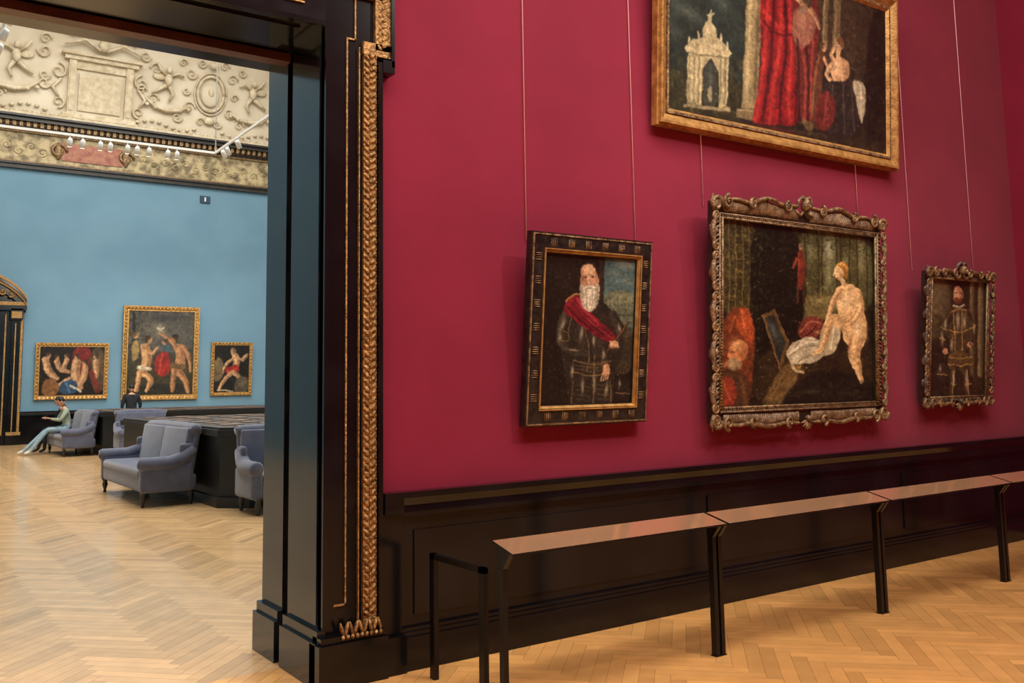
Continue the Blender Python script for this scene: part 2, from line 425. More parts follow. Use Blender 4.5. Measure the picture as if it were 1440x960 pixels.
# ---------------------------------------------------------------- paintings
def vnoise(H,W,sc,seed):
    r=np.random.default_rng(seed); out=np.zeros((H,W)); amp=1;tot=0
    for o in range(4):
        gh=max(2,int(H/sc)+2); gw=max(2,int(W/sc)+2)
        g=r.random((gh,gw)); ys=np.linspace(0,gh-1.001,H); xs=np.linspace(0,gw-1.001,W)
        y0=ys.astype(int);x0=xs.astype(int);fy=(ys-y0)[:,None];fx=(xs-x0)[None,:]
        fy=fy*fy*(3-2*fy);fx=fx*fx*(3-2*fx)
        a=g[y0][:,x0];b=g[y0][:,x0+1];c=g[y0+1][:,x0];d=g[y0+1][:,x0+1]
        out+=amp*((a*(1-fx)+b*fx)*(1-fy)+(c*(1-fx)+d*fx)*fy); tot+=amp; amp*=.6; sc=max(2,sc/2)
    return (out/tot-.5)*2
class Art:
    def __init__(s,W,H,quad,bg):
        s.W,s.H=W,H; s.I=np.ones((H,W,3))*np.array(bg,float)
        dst=[(0,0),(W,0),(W,H),(0,H)]; A=[];B=[]
        for (x,y),(u,v) in zip(quad,dst):
            A.append([x,y,1,0,0,0,-u*x,-u*y]);B.append(u); A.append([0,0,0,x,y,1,-v*x,-v*y]);B.append(v)
        s.h=np.append(np.linalg.solve(np.array(A,float),np.array(B,float)),1).reshape(3,3)
        s.Y,s.X=np.mgrid[0:H,0:W].astype(float); s.n=0
        s.k=W/abs(quad[1][0]-quad[0][0])
    def q(s,p):
        v=s.h@np.array([p[0],p[1],1.]); return v[0]/v[2],v[1]/v[2]
    def blend(s,m,col,tex=.1,ts=10,al=1):
        s.n+=1
        t=1+tex*vnoise(s.H,s.W,ts,s.n*13+s.W)[...,None]*1.5
        m=m*al
        s.I=s.I*(1-m[...,None])+np.array(col,float)*t*m[...,None]
    def poly(s,pts,col,soft=1.2,tex=.1,ts=10,sm=2,al=1):
        P=[s.q(p) for p in pts]
        for _ in range(sm):
            N=[]
            for i in range(len(P)):
                a,b=P[i],P[(i+1)%len(P)]
                N+=[(a[0]*.75+b[0]*.25,a[1]*.75+b[1]*.25),(a[0]*.25+b[0]*.75,a[1]*.25+b[1]*.75)]
            P=N
        ins=np.zeros((s.H,s.W),bool); dm=np.full((s.H,s.W),1e9)
        for i in range(len(P)):
            (x0,y0),(x1,y1)=P[i],P[(i+1)%len(P)]
            if y0!=y1:
                c=((y0>s.Y)!=(y1>s.Y))&(s.X<(x1-x0)*(s.Y-y0)/(y1-y0)+x0); ins^=c
            L=(x1-x0)**2+(y1-y0)**2+1e-9
            t=np.clip(((s.X-x0)*(x1-x0)+(s.Y-y0)*(y1-y0))/L,0,1)
            dm=np.minimum(dm,(s.X-x0-t*(x1-x0))**2+(s.Y-y0-t*(y1-y0))**2)
        sd=np.sqrt(dm)*np.where(ins,1,-1)
        s.blend(np.clip(sd/(soft*s.k)+.5,0,1),col,tex,ts,al)
    def ell(s,cx,cy,rx,ry,col,ang=0,soft=1.5,tex=.06,ts=8,al=1):
        c=s.q((cx,cy)); dx=(s.X-c[0])/s.k; dy=(s.Y-c[1])/s.k
        a=math.radians(ang); u=dx*math.cos(a)+dy*math.sin(a); v=-dx*math.sin(a)+dy*math.cos(a)
        d=1-np.sqrt((u/rx)**2+(v/ry)**2)
        s.blend(np.clip(d*min(rx,ry)/soft+.5,0,1),col,tex,ts,al)
    def gl(s,cx,cy,rx,ry,col,al=.6,ang=0):
        c=s.q((cx,cy)); dx=(s.X-c[0])/s.k; dy=(s.Y-c[1])/s.k
        a=math.radians(ang); u=dx*math.cos(a)+dy*math.sin(a); v=-dx*math.sin(a)+dy*math.cos(a)
        s.blend(np.exp(-1.6*((u/rx)**2+(v/ry)**2)),col,.05,8,al)
    def st(s,pts,w,col,soft=1.2,tex=.08,ts=8,al=1):
        P=[s.q(p) for p in pts]; n=len(P)
        ws=list(w) if hasattr(w,'__len__') else [w]*n
        if n>2:
            for _ in range(2):
                Q=[P[0]];wq=[ws[0]]
                for i in range(len(P)-1):
                    a,b=P[i],P[i+1]
                    Q+=[(a[0]*.75+b[0]*.25,a[1]*.75+b[1]*.25),(a[0]*.25+b[0]*.75,a[1]*.25+b[1]*.75)]
                    wq+=[ws[i]*.75+ws[i+1]*.25,ws[i]*.25+ws[i+1]*.75]
                Q.append(P[-1]);wq.append(ws[-1]); P,ws=Q,wq
        n=len(P)
        sd=np.full((s.H,s.W),-1e9)
        for i in range(n-1):
            (x0,y0),(x1,y1)=P[i],P[i+1]; L=(x1-x0)**2+(y1-y0)**2+1e-9
            t=np.clip(((s.X-x0)*(x1-x0)+(s.Y-y0)*(y1-y0))/L,0,1)
            d=np.sqrt((s.X-x0-t*(x1-x0))**2+(s.Y-y0-t*(y1-y0))**2)/s.k
            sd=np.maximum(sd,(ws[i]*(1-t)+ws[i+1]*t)/2-d)
        s.blend(np.clip(sd/soft+.5,0,1),col,tex,ts,al)
    def limb(s,pts,w,col,sh,side=1):
        s.st(pts,w,col,1.3)
        ws=w if hasattr(w,'__len__') else [w]*len(pts)
        o=[(p[0]+side*ws[i]*.30,p[1]) for i,p in enumerate(pts)]
        s.st(o,[v*.38 for v in ws],sh,max(ws)*.35,al=.6)
        o=[(p[0]-side*ws[i]*.18,p[1]) for i,p in enumerate(pts)]
        s.st(o,[v*.3 for v in ws],tuple(min(255,c*1.13) for c in col),max(ws)*.3,al=.6)
    def speck(s,x0,y0,x1,y1,cols,n,r,seed=1,al=.6):
        g=np.random.default_rng(seed)
        for _ in range(n):
            c=s.q((g.uniform(x0,x1),g.uniform(y0,y1))); rr=r*g.uniform(.5,1.3)*s.k
            X0=int(max(0,c[0]-rr*2));X1=int(min(s.W,c[0]+rr*2+1));Y0=int(max(0,c[1]-rr*2));Y1=int(min(s.H,c[1]+rr*2+1))
            if X1<=X0 or Y1<=Y0: continue
            a=g.uniform(0,3.1); dx=s.X[Y0:Y1,X0:X1]-c[0]; dy=s.Y[Y0:Y1,X0:X1]-c[1]
            u=dx*math.cos(a)+dy*math.sin(a);v=-dx*math.sin(a)+dy*math.cos(a)
            m=np.clip((1-np.sqrt((u/rr)**2+(v/(rr*.5))**2))*1.2,0,1)[...,None]*al
            s.I[Y0:Y1,X0:X1]=s.I[Y0:Y1,X0:X1]*(1-m)+np.array(cols[g.integers(len(cols))],float)*m
    def head(s,x,y,r,col=(204,154,120),hair=(50,34,24),dx=-1,hairy=1):
        s.ell(x,y,r*.76,r,col,0,1)
        if hairy: s.ell(x-dx*r*.25,y-r*.5,r*.8,r*.62,hair,0,1.2); s.ell(x-dx*r*.6,y-r*.05,r*.36,r*.7,hair,0,1.2)
        s.gl(x-dx*r*.3,y+r*.2,r*.4,r*.7,tuple(c*.6 for c in col),.6)
        s.gl(x+dx*r*.3,y,r*.35,r*.5,tuple(min(255,c*1.15) for c in col),.7)
        if r>4:
            s.st([(x+dx*r*.0,y-r*.02),(x+dx*r*.2,y-r*.02)],r*.14,(60,36,28),.8,al=.8); s.st([(x+dx*r*.42,y-r*.02),(x+dx*r*.58,y-r*.02)],r*.14,(60,36,28),.8,al=.8)
            s.st([(x+dx*r*.15,y+r*.55),(x+dx*r*.5,y+r*.55)],r*.14,(140,60,50),.8,al=.8)
    def finish(s):
        # brush-like irregularity: warp, strokes, warm varnish
        H,W,k=s.H,s.W,s.k
        ox=vnoise(H,W,9*k,901)*1.8*k+vnoise(H,W,3.2,902)*.7*k; oy=vnoise(H,W,9*k,903)*1.8*k+vnoise(H,W,3.2,904)*.7*k
        xi=np.clip(s.X+ox,0,W-1); yi=np.clip(s.Y+oy,0,H-1)
        x0=np.floor(xi).astype(int); y0=np.floor(yi).astype(int); x1=np.minimum(x0+1,W-1); y1=np.minimum(y0+1,H-1); fx=(xi-x0)[...,None]; fy=(yi-y0)[...,None]
        I=s.I; I=(I[y0,x0]*(1-fx)+I[y0,x1]*fx)*(1-fy)+(I[y1,x0]*(1-fx)+I[y1,x1]*fx)*fy
        L=I.mean(2,keepdims=True)
        I=I*(1+.20*vnoise(H,W,2.2,905)[...,None]+.24*vnoise(H,W,6,906)[...,None]+.16*vnoise(H,W,24,907)[...,None])
        I=I+np.clip(vnoise(H,W,5,908)[...,None]-.12,0,1)*np.array([60,48,32.])*np.clip(1-L/120,0,1)
        L=I.mean(2,keepdims=True); I=L+(I-L)*.88
        s.I=np.clip(I*np.array([1.0,.97,.90]),0,255)
    def mesh(s,par,name,w,h,loc,gain=1.0):
        H,W=s.H,s.W; s.finish()
        I=np.clip(s.I*gain/255,0,1); L=np.where(I<=.04045,I/12.92,((I+.055)/1.055)**2.4)
        xs=np.linspace(-w/2,w/2,W); zs=np.linspace(h,0,H)
        X,Z=np.meshgrid(xs,zs); co=np.zeros((H*W,3),np.float32); co[:,0]=X.ravel(); co[:,2]=Z.ravel()
        idx=np.arange(H*W).reshape(H,W)
        f=np.stack([idx[1:,:-1],idx[1:,1:],idx[:-1,1:],idx[:-1,:-1]],-1).reshape(-1,4)
        me=bpy.data.meshes.new(name); me.from_pydata(co.tolist(),[],f.tolist())
        at=me.color_attributes.new('Col','FLOAT_COLOR','POINT')
        arr=np.ones((H*W,4),np.float32); arr[:,:3]=L.reshape(-1,3); at.data.foreach_set('color',arr.ravel())
        me.materials.append(CANV)
        o=bpy.data.objects.new(name,me); scn.collection.objects.link(o); o.location=loc; o.parent=par
        return o

def art_admiral():
    a=Art(210,320,[(763,347),(901,357),(893,571),(757,575)],(24,18,14))
    a.gl(790,380,40,50,(36,27,20),.7)
    a.poly([(852,345),(905,350),(900,470),(849,468)],(70,98,104),1.5,.12,26,0)
    a.gl(885,364,22,8,(128,142,138),.8,8); a.gl(870,378,16,5,(104,122,122),.7,5); a.gl(890,390,16,6,(118,132,126),.7); a.gl(864,358,14,8,(46,68,78),.7)
    a.poly([(849,402),(905,404),(902,462),(848,460)],(96,106,88),3,.2,8); a.gl(880,412,24,5,(140,142,112),.7); a.gl(878,438,24,6,(74,88,74),.7)
    a.speck(854,410,900,452,[(150,148,118),(70,78,62),(120,120,92),(60,56,44)],90,2.2,2,.5)
    for x in (862,874,886,896): a.st([(x,414),(x-1,440)],.9,(54,50,40),.8,al=.6); a.st([(x-5,441),(x+5,440)],2,(60,52,40),1,al=.7); a.st([(x-3,420),(x+3,419)],2,(150,140,112),1,al=.6)
    a.poly([(848,456),(904,456),(901,530),(848,528)],(50,43,32),5,.25,8); a.gl(890,468,16,6,(84,76,52),.6)
    a.st([(849,343),(845,500)],[9,9],(40,31,24),1.5); a.st([(847,350),(843,480)],2,(60,48,36),2,al=.6)
    a.poly([(794,436),(806,420),(830,416),(850,420),(868,436),(880,462),(884,490),(872,520),(866,548),(868,580),(800,580),(797,545),(790,510),(782,480),(784,452)],(37,33,29),2,.12)
    a.limb([(797,438),(786,466),(793,492),(826,498)],[16,18,14,9],(56,51,44),(22,19,17))
    a.limb([(866,440),(880,466),(872,486)],[13,14,10],(52,47,41),(22,19,17))
    a.gl(820,470,14,22,(66,60,52),.6); a.gl(846,480,10,18,(60,54,46),.6); a.gl(832,520,18,10,(56,50,42),.6)
    for x,y,rx,ry,an in ((789,456,2.2,10,14),(785,474,1.8,7,0),(806,493,8,1.6,8),(818,468,2,13,8),(837,478,2,10,-6),(851,500,2,10,0),(804,524,1.8,12,0),(876,460,1.5,8,-20),(838,544,2,14,0),(820,548,1.6,14,0),(856,552,2,12,4)):
        a.gl(x,y,rx+1,ry,(168,158,136),.8,an)
    for pts in ([(802,446),(797,462),(799,476)],[(824,462),(831,500),(827,524)],[(806,508),(834,517),(864,509)],[(804,526),(834,533),(862,527)],[(783,462),(795,466)],[(787,480),(799,478)],[(838,500),(836,575)],[(806,540),(803,575)],[(862,540),(864,574)]): a.st(pts,1.5,(156,122,70),1.2,.3,4,al=.6)
    a.speck(788,440,842,560,[(150,140,118),(20,18,16),(120,94,54),(84,76,64)],150,1.5,31,.6)
    a.speck(836,470,878,560,[(150,140,118),(20,18,16),(130,100,58),(70,62,52)],120,1.5,32,.6)
    a.poly([(792,424),(802,412),(816,411),(824,424),(836,442),(856,458),(872,472),(866,482),(848,478),(826,464),(806,446),(790,436)],(116,22,36),1.8,.2,6)
    for p in ([(800,416),(814,436),(838,458),(864,474)],[(810,414),(822,434),(848,458)]): a.st(p,2.2,(176,52,62),2,al=.8)
    for p in ([(804,422),(822,446),(852,470)],[(796,428),(812,446),(836,464)]): a.st(p,2,(54,8,16),2,al=.85)
    a.gl(852,462,22,14,(50,14,20),.35)
    a.st([(794,420),(806,409),(814,409)],3,(150,104,60),1.5,al=.9)
    for y in (508,514,520,526): a.st([(806,y),(834,y+6),(862,y)],1.1,(120,98,62),1,al=.5)
    for y in (545,552,559,566): a.st([(812,y),(830,y+3)],1,(130,110,76),1,al=.5); a.st([(842,y),(860,y+1)],1,(130,110,76),1,al=.5)
    a.st([(856,496),(890,451)],3.6,(60,38,24)); a.st([(857,494),(888,453)],1.1,(140,104,64),1,al=.8)
    a.ell(867,484,8,5,(196,148,114),-20,1.5); 
    for q in range(4): a.st([(861+q*3.6,480+q*.6),(864+q*3.4,488)],2.2,(214,168,132),1.2,al=.8); 
    a.gl(866,489,7,2,(110,70,50),.7)
    a.ell(856,522,5.5,9,(190,142,108),12,1.5); a.gl(853,518,3,5,(224,180,144),.8)
    for q in range(4): a.st([(851+q*3,527),(848+q*3.4,539-q)],2.1,(200,152,118),1,al=.9)
    a.ell(882,550,13,15,(30,27,25),0,3); a.gl(876,543,2,6,(150,140,124),.8); a.st([(870,556),(892,558)],1.4,(140,110,64),1,al=.7)
    a.ell(829,386,13.5,20,(182,132,102),0,1.5); a.ell(828,375,12.2,11,(206,160,126),0,3); a.gl(831,370,7,6,(240,206,174),.8)
    a.gl(819,386,3.5,12,(120,76,54),.7); a.gl(840,380,3,8,(150,104,78),.5); a.ell(842.5,389,2,4.5,(178,122,96),0,1)
    a.gl(834,391,4,4,(214,154,124),.6); a.gl(822,391,3,4,(196,132,104),.5)
    a.gl(823,382.5,4,2,(96,58,44),.9); a.gl(834.5,382,4.2,2,(100,62,46),.9); a.ell(823,383.5,1.3,.9,(24,16,14),0,.7); a.ell(834,383,1.3,.9,(24,16,14),0,.7)
    a.st([(818.5,380),(825,379)],1.1,(150,128,108),.9,al=.8); a.st([(830.5,378.5),(838,379.5)],1.1,(160,138,118),.9,al=.8)
    a.st([(828,382),(827.2,392)],2.2,(226,176,146),1.2,al=.8); a.st([(825.2,393.5),(830,393.5)],1.3,(130,80,62),.9,al=.8)
    a.poly([(815.5,390),(820,397),(828,397),(838,396),(843,390),(846,404),(844,420),(838,431),(829,437),(820,429),(815,414)],(172,162,146),2.2,.16,4)
    a.gl(829,408,8,16,(226,220,206),.9); a.gl(818,412,3,12,(126,116,102),.6); a.gl(842,412,3,14,(130,120,106),.6)
    for x0,x1 in ((822,824),(827,829),(832,832),(837,835)): a.st([(x0,402),(x1,430)],1.1,(244,240,230),1,al=.55)
    for x0,x1 in ((824.5,826),(834.5,833.5)): a.st([(x0,404),(x1,432)],.9,(140,130,114),.9,al=.6)
    a.st([(820,400),(828,396.5),(838,399.5)],2.4,(214,206,190),1.2,al=.9); a.st([(826,400.3),(832,400.2)],1.1,(130,74,62),.8,al=.9)
    return a

def art_bather():
    a=Art(300,350,[(1005,305),(1221,330),(1222,572),(1004,580)],(30,26,17))
    a.poly([(1098,312),(1225,325),(1225,452),(1106,452)],(74,74,44),4,.2,14)
    a.speck(1105,320,1221,436,[(120,122,72),(48,54,30),(134,130,84),(74,84,46),(92,80,50)],420,3.6,3,.5)
    a.gl(1158,348,10,22,(170,176,148),.85); a.gl(1158,385,9,30,(142,146,106),.7); a.gl(1204,360,7,30,(150,150,112),.7); a.gl(1132,352,6,18,(140,142,108),.6); a.gl(1182,365,6,20,(128,132,94),.5)
    for x,d in ((1124,1),(1141,2),(1149,-1),(1168,1),(1175,0),(1190,-2),(1197,1),(1212,0)): a.st([(x,322),(x+d*2,380),(x-d,442)],[2.5,2,2.6],(38,34,20),1.2,al=.7)
    a.speck(1108,318,1221,352,[(30,36,18),(52,58,30)],110,4,4,.6)
    a.poly([(1110,418),(1168,412),(1172,450),(1108,454)],(108,100,58),5,.2,8); a.gl(1140,424,20,5,(150,142,90),.7)
    a.speck(1120,360,1168,446,[(170,166,120),(120,118,70),(80,84,48),(60,56,34)],150,2.2,45,.55)
    a.speck(1176,330,1222,470,[(110,110,70),(40,42,24),(140,136,92)],140,2.4,46,.5)
    a.poly([(1000,298),(1062,306),(1054,446),(1000,452)],(52,49,27),4,.2,10)
    for x in (1009,1017,1026,1036,1045): a.st([(x,308),(x+2,380),(x-1,446)],1.6,(150,112,62),1.1,al=.6)
    for y in (336,362,390,418): a.st([(1004,y),(1052,y+2)],1.3,(126,94,52),1,al=.4)
    a.speck(1004,306,1054,442,[(104,98,50),(34,34,18),(128,112,58),(74,66,34),(58,60,30)],300,3,5,.55)
    a.speck(1004,300,1056,440,[(90,84,44),(48,46,26),(126,114,64),(150,130,84)],200,2.2,47,.55)
    a.poly([(1048,312),(1112,318),(1120,360),(1124,410),(1120,468),(1106,516),(1066,528),(1050,470),(1046,400)],(17,18,11),5,.2,8)
    a.speck(1052,325,1116,505,[(38,44,22),(54,56,30),(24,28,15)],210,3,8,.45)
    a.speck(1046,316,1064,520,[(92,90,46),(60,62,34),(130,118,66),(28,30,18)],150,2.4,41,.6)
    a.speck(1060,318,1122,400,[(70,74,40),(40,44,24),(96,92,52)],130,2.2,42,.5)
    a.speck(1056,350,1116,470,[(150,110,100),(130,66,60),(180,150,130)],28,1.4,9,.8)
    a.st([(1118,354),(1120,378),(1117,404)],[7,11,10],(104,40,28),1.5); a.gl(1116,375,2.5,18,(150,66,46),.7); a.head(1118,346,4.6,(176,128,92),(110,96,80)); a.st([(1114,404),(1113,428)],3,(70,40,28)); a.st([(1121,404),(1122,426)],3,(60,34,24)); a.st([(1113,362),(1108,376)],3,(130,54,38))
    a.poly([(1056,500),(1110,478),(1225,476),(1225,590),(1046,590)],(44,35,22),6,.2,12)
    a.poly([(1072,548),(1106,502),(1124,512),(1092,580),(1060,586)],(104,82,46),4,.2,8); a.st([(1104,510),(1076,566)],2,(140,112,66),2,al=.6); 
    a.poly([(1100,548),(1150,522),(1225,536),(1225,590),(1086,590)],(24,24,19),5,.25,8); a.gl(1130,556,26,4,(58,54,38),.6); a.gl(1190,560,30,5,(44,40,28),.7)
    a.speck(1052,500,1120,576,[(100,84,50),(60,54,30),(30,28,18),(130,110,70)],130,2.4,44,.55)
    a.speck(1090,540,1220,574,[(52,48,32),(22,22,16),(70,60,38)],70,3,14,.4)
    a.poly([(1000,470),(1016,442),(1034,430),(1048,446),(1054,480),(1050,530),(1044,590),(1000,590)],(112,52,28),3,.16,9)
    a.poly([(1024,462),(1036,432),(1048,440),(1054,476),(1046,490)],(164,70,34),2.5,.12,6); a.st([(1034,438),(1040,470)],2.2,(206,108,60),2,al=.8); a.st([(1026,446),(1018,470)],2.5,(170,80,42),2,al=.8)
    a.poly([(1000,524),(1030,522),(1048,545),(1042,590),(1000,590)],(72,46,28),3,.2); a.poly([(1002,536),(1018,532),(1030,556),(1020,580),(1002,582)],(140,50,34),3,.15,6); a.st([(1008,540),(1018,566)],2.5,(180,88,60),2,al=.8); a.st([(1034,534),(1040,572)],4,(110,72,44),3,al=.8)
    a.speck(1006,440,1050,575,[(160,86,48),(80,40,24),(186,116,72),(50,32,22)],120,2.4,48,.45)
    a.ell(1030,497,12,15,(190,120,72),22,1.6); a.gl(1027,489,9,8,(232,174,118),.9); a.gl(1036,503,5,8,(132,76,42),.7); a.ell(1039,500,2.4,4,(166,100,62),10,1)
    a.st([(1019,501),(1015,505),(1018,508)],2.4,(192,122,76),1,al=.9); a.gl(1021,499,3,1.6,(84,46,28),.9); a.ell(1024,516,9,8,(150,124,90),20,2.5); a.gl(1020,516,5,6,(190,164,126),.7); a.st([(1006,520),(1014,516)],6,(180,116,72),1.5)
    a.poly([(1064,446),(1080,437),(1101,484),(1089,527)],(96,72,40),1,.1,6,0); a.poly([(1069,450),(1079,445),(1096,484),(1087,516)],(38,44,42),1,.15,6,0)
    a.gl(1080,470,5,16,(84,94,90),.7,-22); a.st([(1064,446),(1089,527)],1.2,(150,116,66),.9,al=.8); a.st([(1080,437),(1101,484)],1.1,(140,108,62),.9,al=.8)
    a.poly([(1112,472),(1118,452),(1134,445),(1148,450),(1152,466),(1140,480),(1122,482)],(118,54,42),2.5,.2,5); a.st([(1118,470),(1130,452),(1144,456)],2.2,(186,110,84),1.6,al=.8); a.st([(1124,478),(1138,462)],2,(60,20,20),1.6,al=.8); a.gl(1142,470,5,3,(206,160,96),.7); a.speck(1112,448,1150,480,[(190,140,90),(80,26,26),(150,90,70)],40,1.8,49,.6)
    a.poly([(1096,496),(1108,484),(1128,476),(1146,480),(1154,494),(1146,510),(1126,517),(1106,516),(1098,508)],(186,180,154),2,.1,6)
    for p in ([(1104,500),(1120,486),(1140,484)],[(1108,508),(1130,496),(1148,496)],[(1116,514),(1134,508)]): a.st(p,2.4,(228,224,202),2,al=.8)
    for p in ([(1102,505),(1122,491),(1144,489)],[(1114,512),(1132,502),(1148,503)],[(1110,492),(1116,484)]): a.st(p,1.5,(112,104,82),1.5,al=.7)
    a.st([(1103,510),(1109,526),(1120,528)],4,(184,174,140),1.6); a.gl(1114,521,4,3,(176,134,66),.9); a.speck(1098,512,1130,530,[(226,214,170),(150,110,60),(40,32,24)],26,1.6,15,.8)
    a.poly([(1144,470),(1160,446),(1172,448),(1176,474),(1166,500),(1152,506),(1142,502)],(190,180,148),2,.1,6); a.st([(1166,452),(1160,496)],2.4,(228,220,192),2,al=.8); a.st([(1156,458),(1150,498)],1.8,(132,120,92),1.6,al=.7)
    sk=(222,186,134); sh=(150,108,68); lt=(244,218,172)
    a.poly([(1172,402),(1184,398),(1196,402),(1203,414),(1206,434),(1212,456),(1213,474),(1206,490),(1190,492),(1178,484),(1176,462),(1171,444),(1167,424)],sk,1.5,.05)
    a.limb([(1196,474),(1180,456),(1160,450)],[27,21,14],sk,sh); a.limb([(1160,451),(1154,472),(1147,494)],[13,12,7],sk,sh); a.st([(1147,495),(1138,500),(1133,503)],[7,6,3],sk)
    a.limb([(1200,478),(1192,502),(1196,518)],[24,19,14],sk,sh,1); a.limb([(1196,514),(1200,530),(1204,541)],[14,10,7],sk,sh,1)
    a.gl(1187,488,3,18,(120,82,52),.75,10); a.gl(1178,466,13,3,sh,.75,28)
    a.gl(1182,424,7,14,lt,.8); a.gl(1196,462,9,14,lt,.7); a.gl(1205,436,4,22,sh,.7,-8); a.gl(1212,470,3,18,sh,.7); a.gl(1178,436,4,3,sh,.6); a.gl(1175,430,5,5,lt,.7); a.gl(1187,446,9,4,sh,.35)
    a.limb([(1173,408),(1163,426),(1157,446),(1152,462)],[10,8,7,5],sk,sh); a.limb([(1198,410),(1205,434),(1192,456),(1172,462)],[11,11,9,6],sk,sh)
    a.st([(1196,440),(1190,452),(1172,458)],1.3,sh,1.2,al=.7)
    a.st([(1182,406),(1177,394)],[9,7],sk); a.gl(1180,399,3,5,sh,.6)
    a.ell(1177,376,9.5,9,(166,116,52),-15,1.8,.2,4); a.ell(1181,384,4,8,(140,98,44),-10,1.6,.2,4)
    a.ell(1172,383,7.2,10,sk,-14,1.3); a.gl(1168,381,4,6,lt,.8); a.gl(1176,388,3,6,sh,.6)
    a.st([(1167,375),(1176,368),(1184,374)],2,(214,168,92),1.2,al=.8); a.st([(1170,371),(1180,366)],1.4,(236,196,120),1,al=.7); a.speck(1170,366,1184,376,[(230,220,200),(120,80,40)],10,1.1,17,.8)
    a.st([(1168.5,382),(1172,381.5)],1.1,(90,56,36),.9,al=.85); a.st([(1165,383),(1164,387)],1.2,lt,.9); a.st([(1166,390.5),(1169.5,390.5)],1.1,(180,80,60),.9,al=.9); a.st([(1168,379),(1173,378)],.9,(140,98,60),.9,al=.7)
    a.gl(1205,542,9,3,(70,58,38),.5)
    return a

def art_knight():
    a=Art(150,260,[(1308,382),(1391,388),(1383,565),(1303,566)],(56,46,33))
    a.poly([(1300,378),(1340,380),(1336,476),(1300,478)],(96,84,60),5,.15,12); a.gl(1318,410,14,22,(124,112,82),.6)
    a.poly([(1300,440),(1340,444),(1336,480),(1300,478)],(78,68,46),5,.2,8); a.poly([(1300,478),(1340,478),(1336,575),(1298,575)],(42,34,25),5,.2)
    a.speck(1304,430,1332,478,[(112,98,70),(56,52,36)],50,3,3,.5)
    for x0,x1,w_ in ((1372,1367,8),(1385,1380,9)): a.st([(x0,380),(x1,545)],w_,(118,102,74),1.2,.08); a.st([(x0-2,380),(x1-2,545)],2,(158,140,104),2,al=.8); a.st([(x0+3,380),(x1+3,545)],2,(66,54,38),2,al=.8)
    a.poly([(1350,536),(1390,534),(1388,575),(1346,575)],(62,46,32),3,.15); a.gl(1350,470,34,60,(30,23,17),.35)
    a.poly([(1339,432),(1349,427),(1360,430),(1367,446),(1364,476),(1365,500),(1337,502),(1337,478),(1332,454)],(74,64,45),1.5,.12,5)
    a.limb([(1339,438),(1329,458),(1324,480),(1330,496)],[11,10,8,6],(70,61,44),(30,25,18)); a.limb([(1362,438),(1371,458),(1367,484)],[10,10,7],(78,66,46),(34,27,19))
    a.poly([(1335,498),(1366,498),(1371,520),(1362,530),(1352,524),(1342,530),(1332,520)],(96,78,48),1.5,.15,4)
    a.limb([(1343,524),(1340,546),(1337,568)],[13,10,8],(70,60,42),(28,22,16)); a.limb([(1359,524),(1363,546),(1362,568)],[13,10,8],(74,62,44),(28,22,16))
    for p in ([(1342,436),(1345,496)],[(1356,434),(1354,496)],[(1336,464),(1350,470),(1364,464)],[(1325,460),(1333,464)],[(1322,478),(1330,480)],[(1366,462),(1375,458)],[(1336,506),(1352,510),(1368,506)],[(1334,516),(1352,520),(1370,516)],[(1342,528),(1338,566)],[(1361,528),(1363,566)],[(1338,546),(1344,547)],[(1358,547),(1366,546)],[(1339,436),(1350,431),(1361,434)]): a.st(p,1.5,(196,158,84),1,.2,3,al=.75)
    a.speck(1326,432,1372,564,[(190,166,104),(30,25,18),(150,120,66),(110,100,80)],150,1.3,51,.6)
    for x,y,rx,ry in ((1349,450,2.5,12),(1331,456,1.8,8),(1359,452,1.8,9),(1340,486,1.6,10),(1372,462,1.3,8),(1341,538,1.6,12),(1360,540,1.6,12),(1326,476,1.5,8)): a.gl(x,y,rx+.8,ry,(206,200,176),.75)
    a.ell(1350,400,8.5,8,(40,27,19),0,1.5); a.ell(1350,409,7.2,10.5,(196,144,110),0,1.1); a.gl(1347.5,405,4,5,(232,188,152),.8); a.gl(1355.5,411,2.5,7,(130,84,58),.7)
    a.poly([(1344,413),(1350,415.5),(1357,413),(1356,420),(1350,424),(1345,420)],(96,56,34),1.2,.1); a.st([(1347,416.5),(1353,416.5)],1.1,(170,84,70),.8,al=.8)
    a.st([(1345,406.5),(1348,406.5)],1.1,(44,28,22),.8); a.st([(1352,406.5),(1355,406.5)],1.1,(44,28,22),.8); a.st([(1350,407),(1349.6,412)],1.3,(230,180,146),.9,al=.8); a.st([(1342,426),(1350,429),(1358,426)],2.4,(190,180,156),1.2)
    a.ell(1330,497,4,3.6,(196,146,112),20,1); a.ell(1366,487,3.6,3.6,(196,146,112),0,1); a.st([(1366,484),(1378,512)],1.4,(60,48,36),1)
    a.ell(1325,528,9,11,(52,46,38),0,1.8); a.gl(1322,523,2.4,6,(180,172,148),.8); a.st([(1318,532),(1332,534)],1.4,(180,144,78),1,al=.8)
    return a

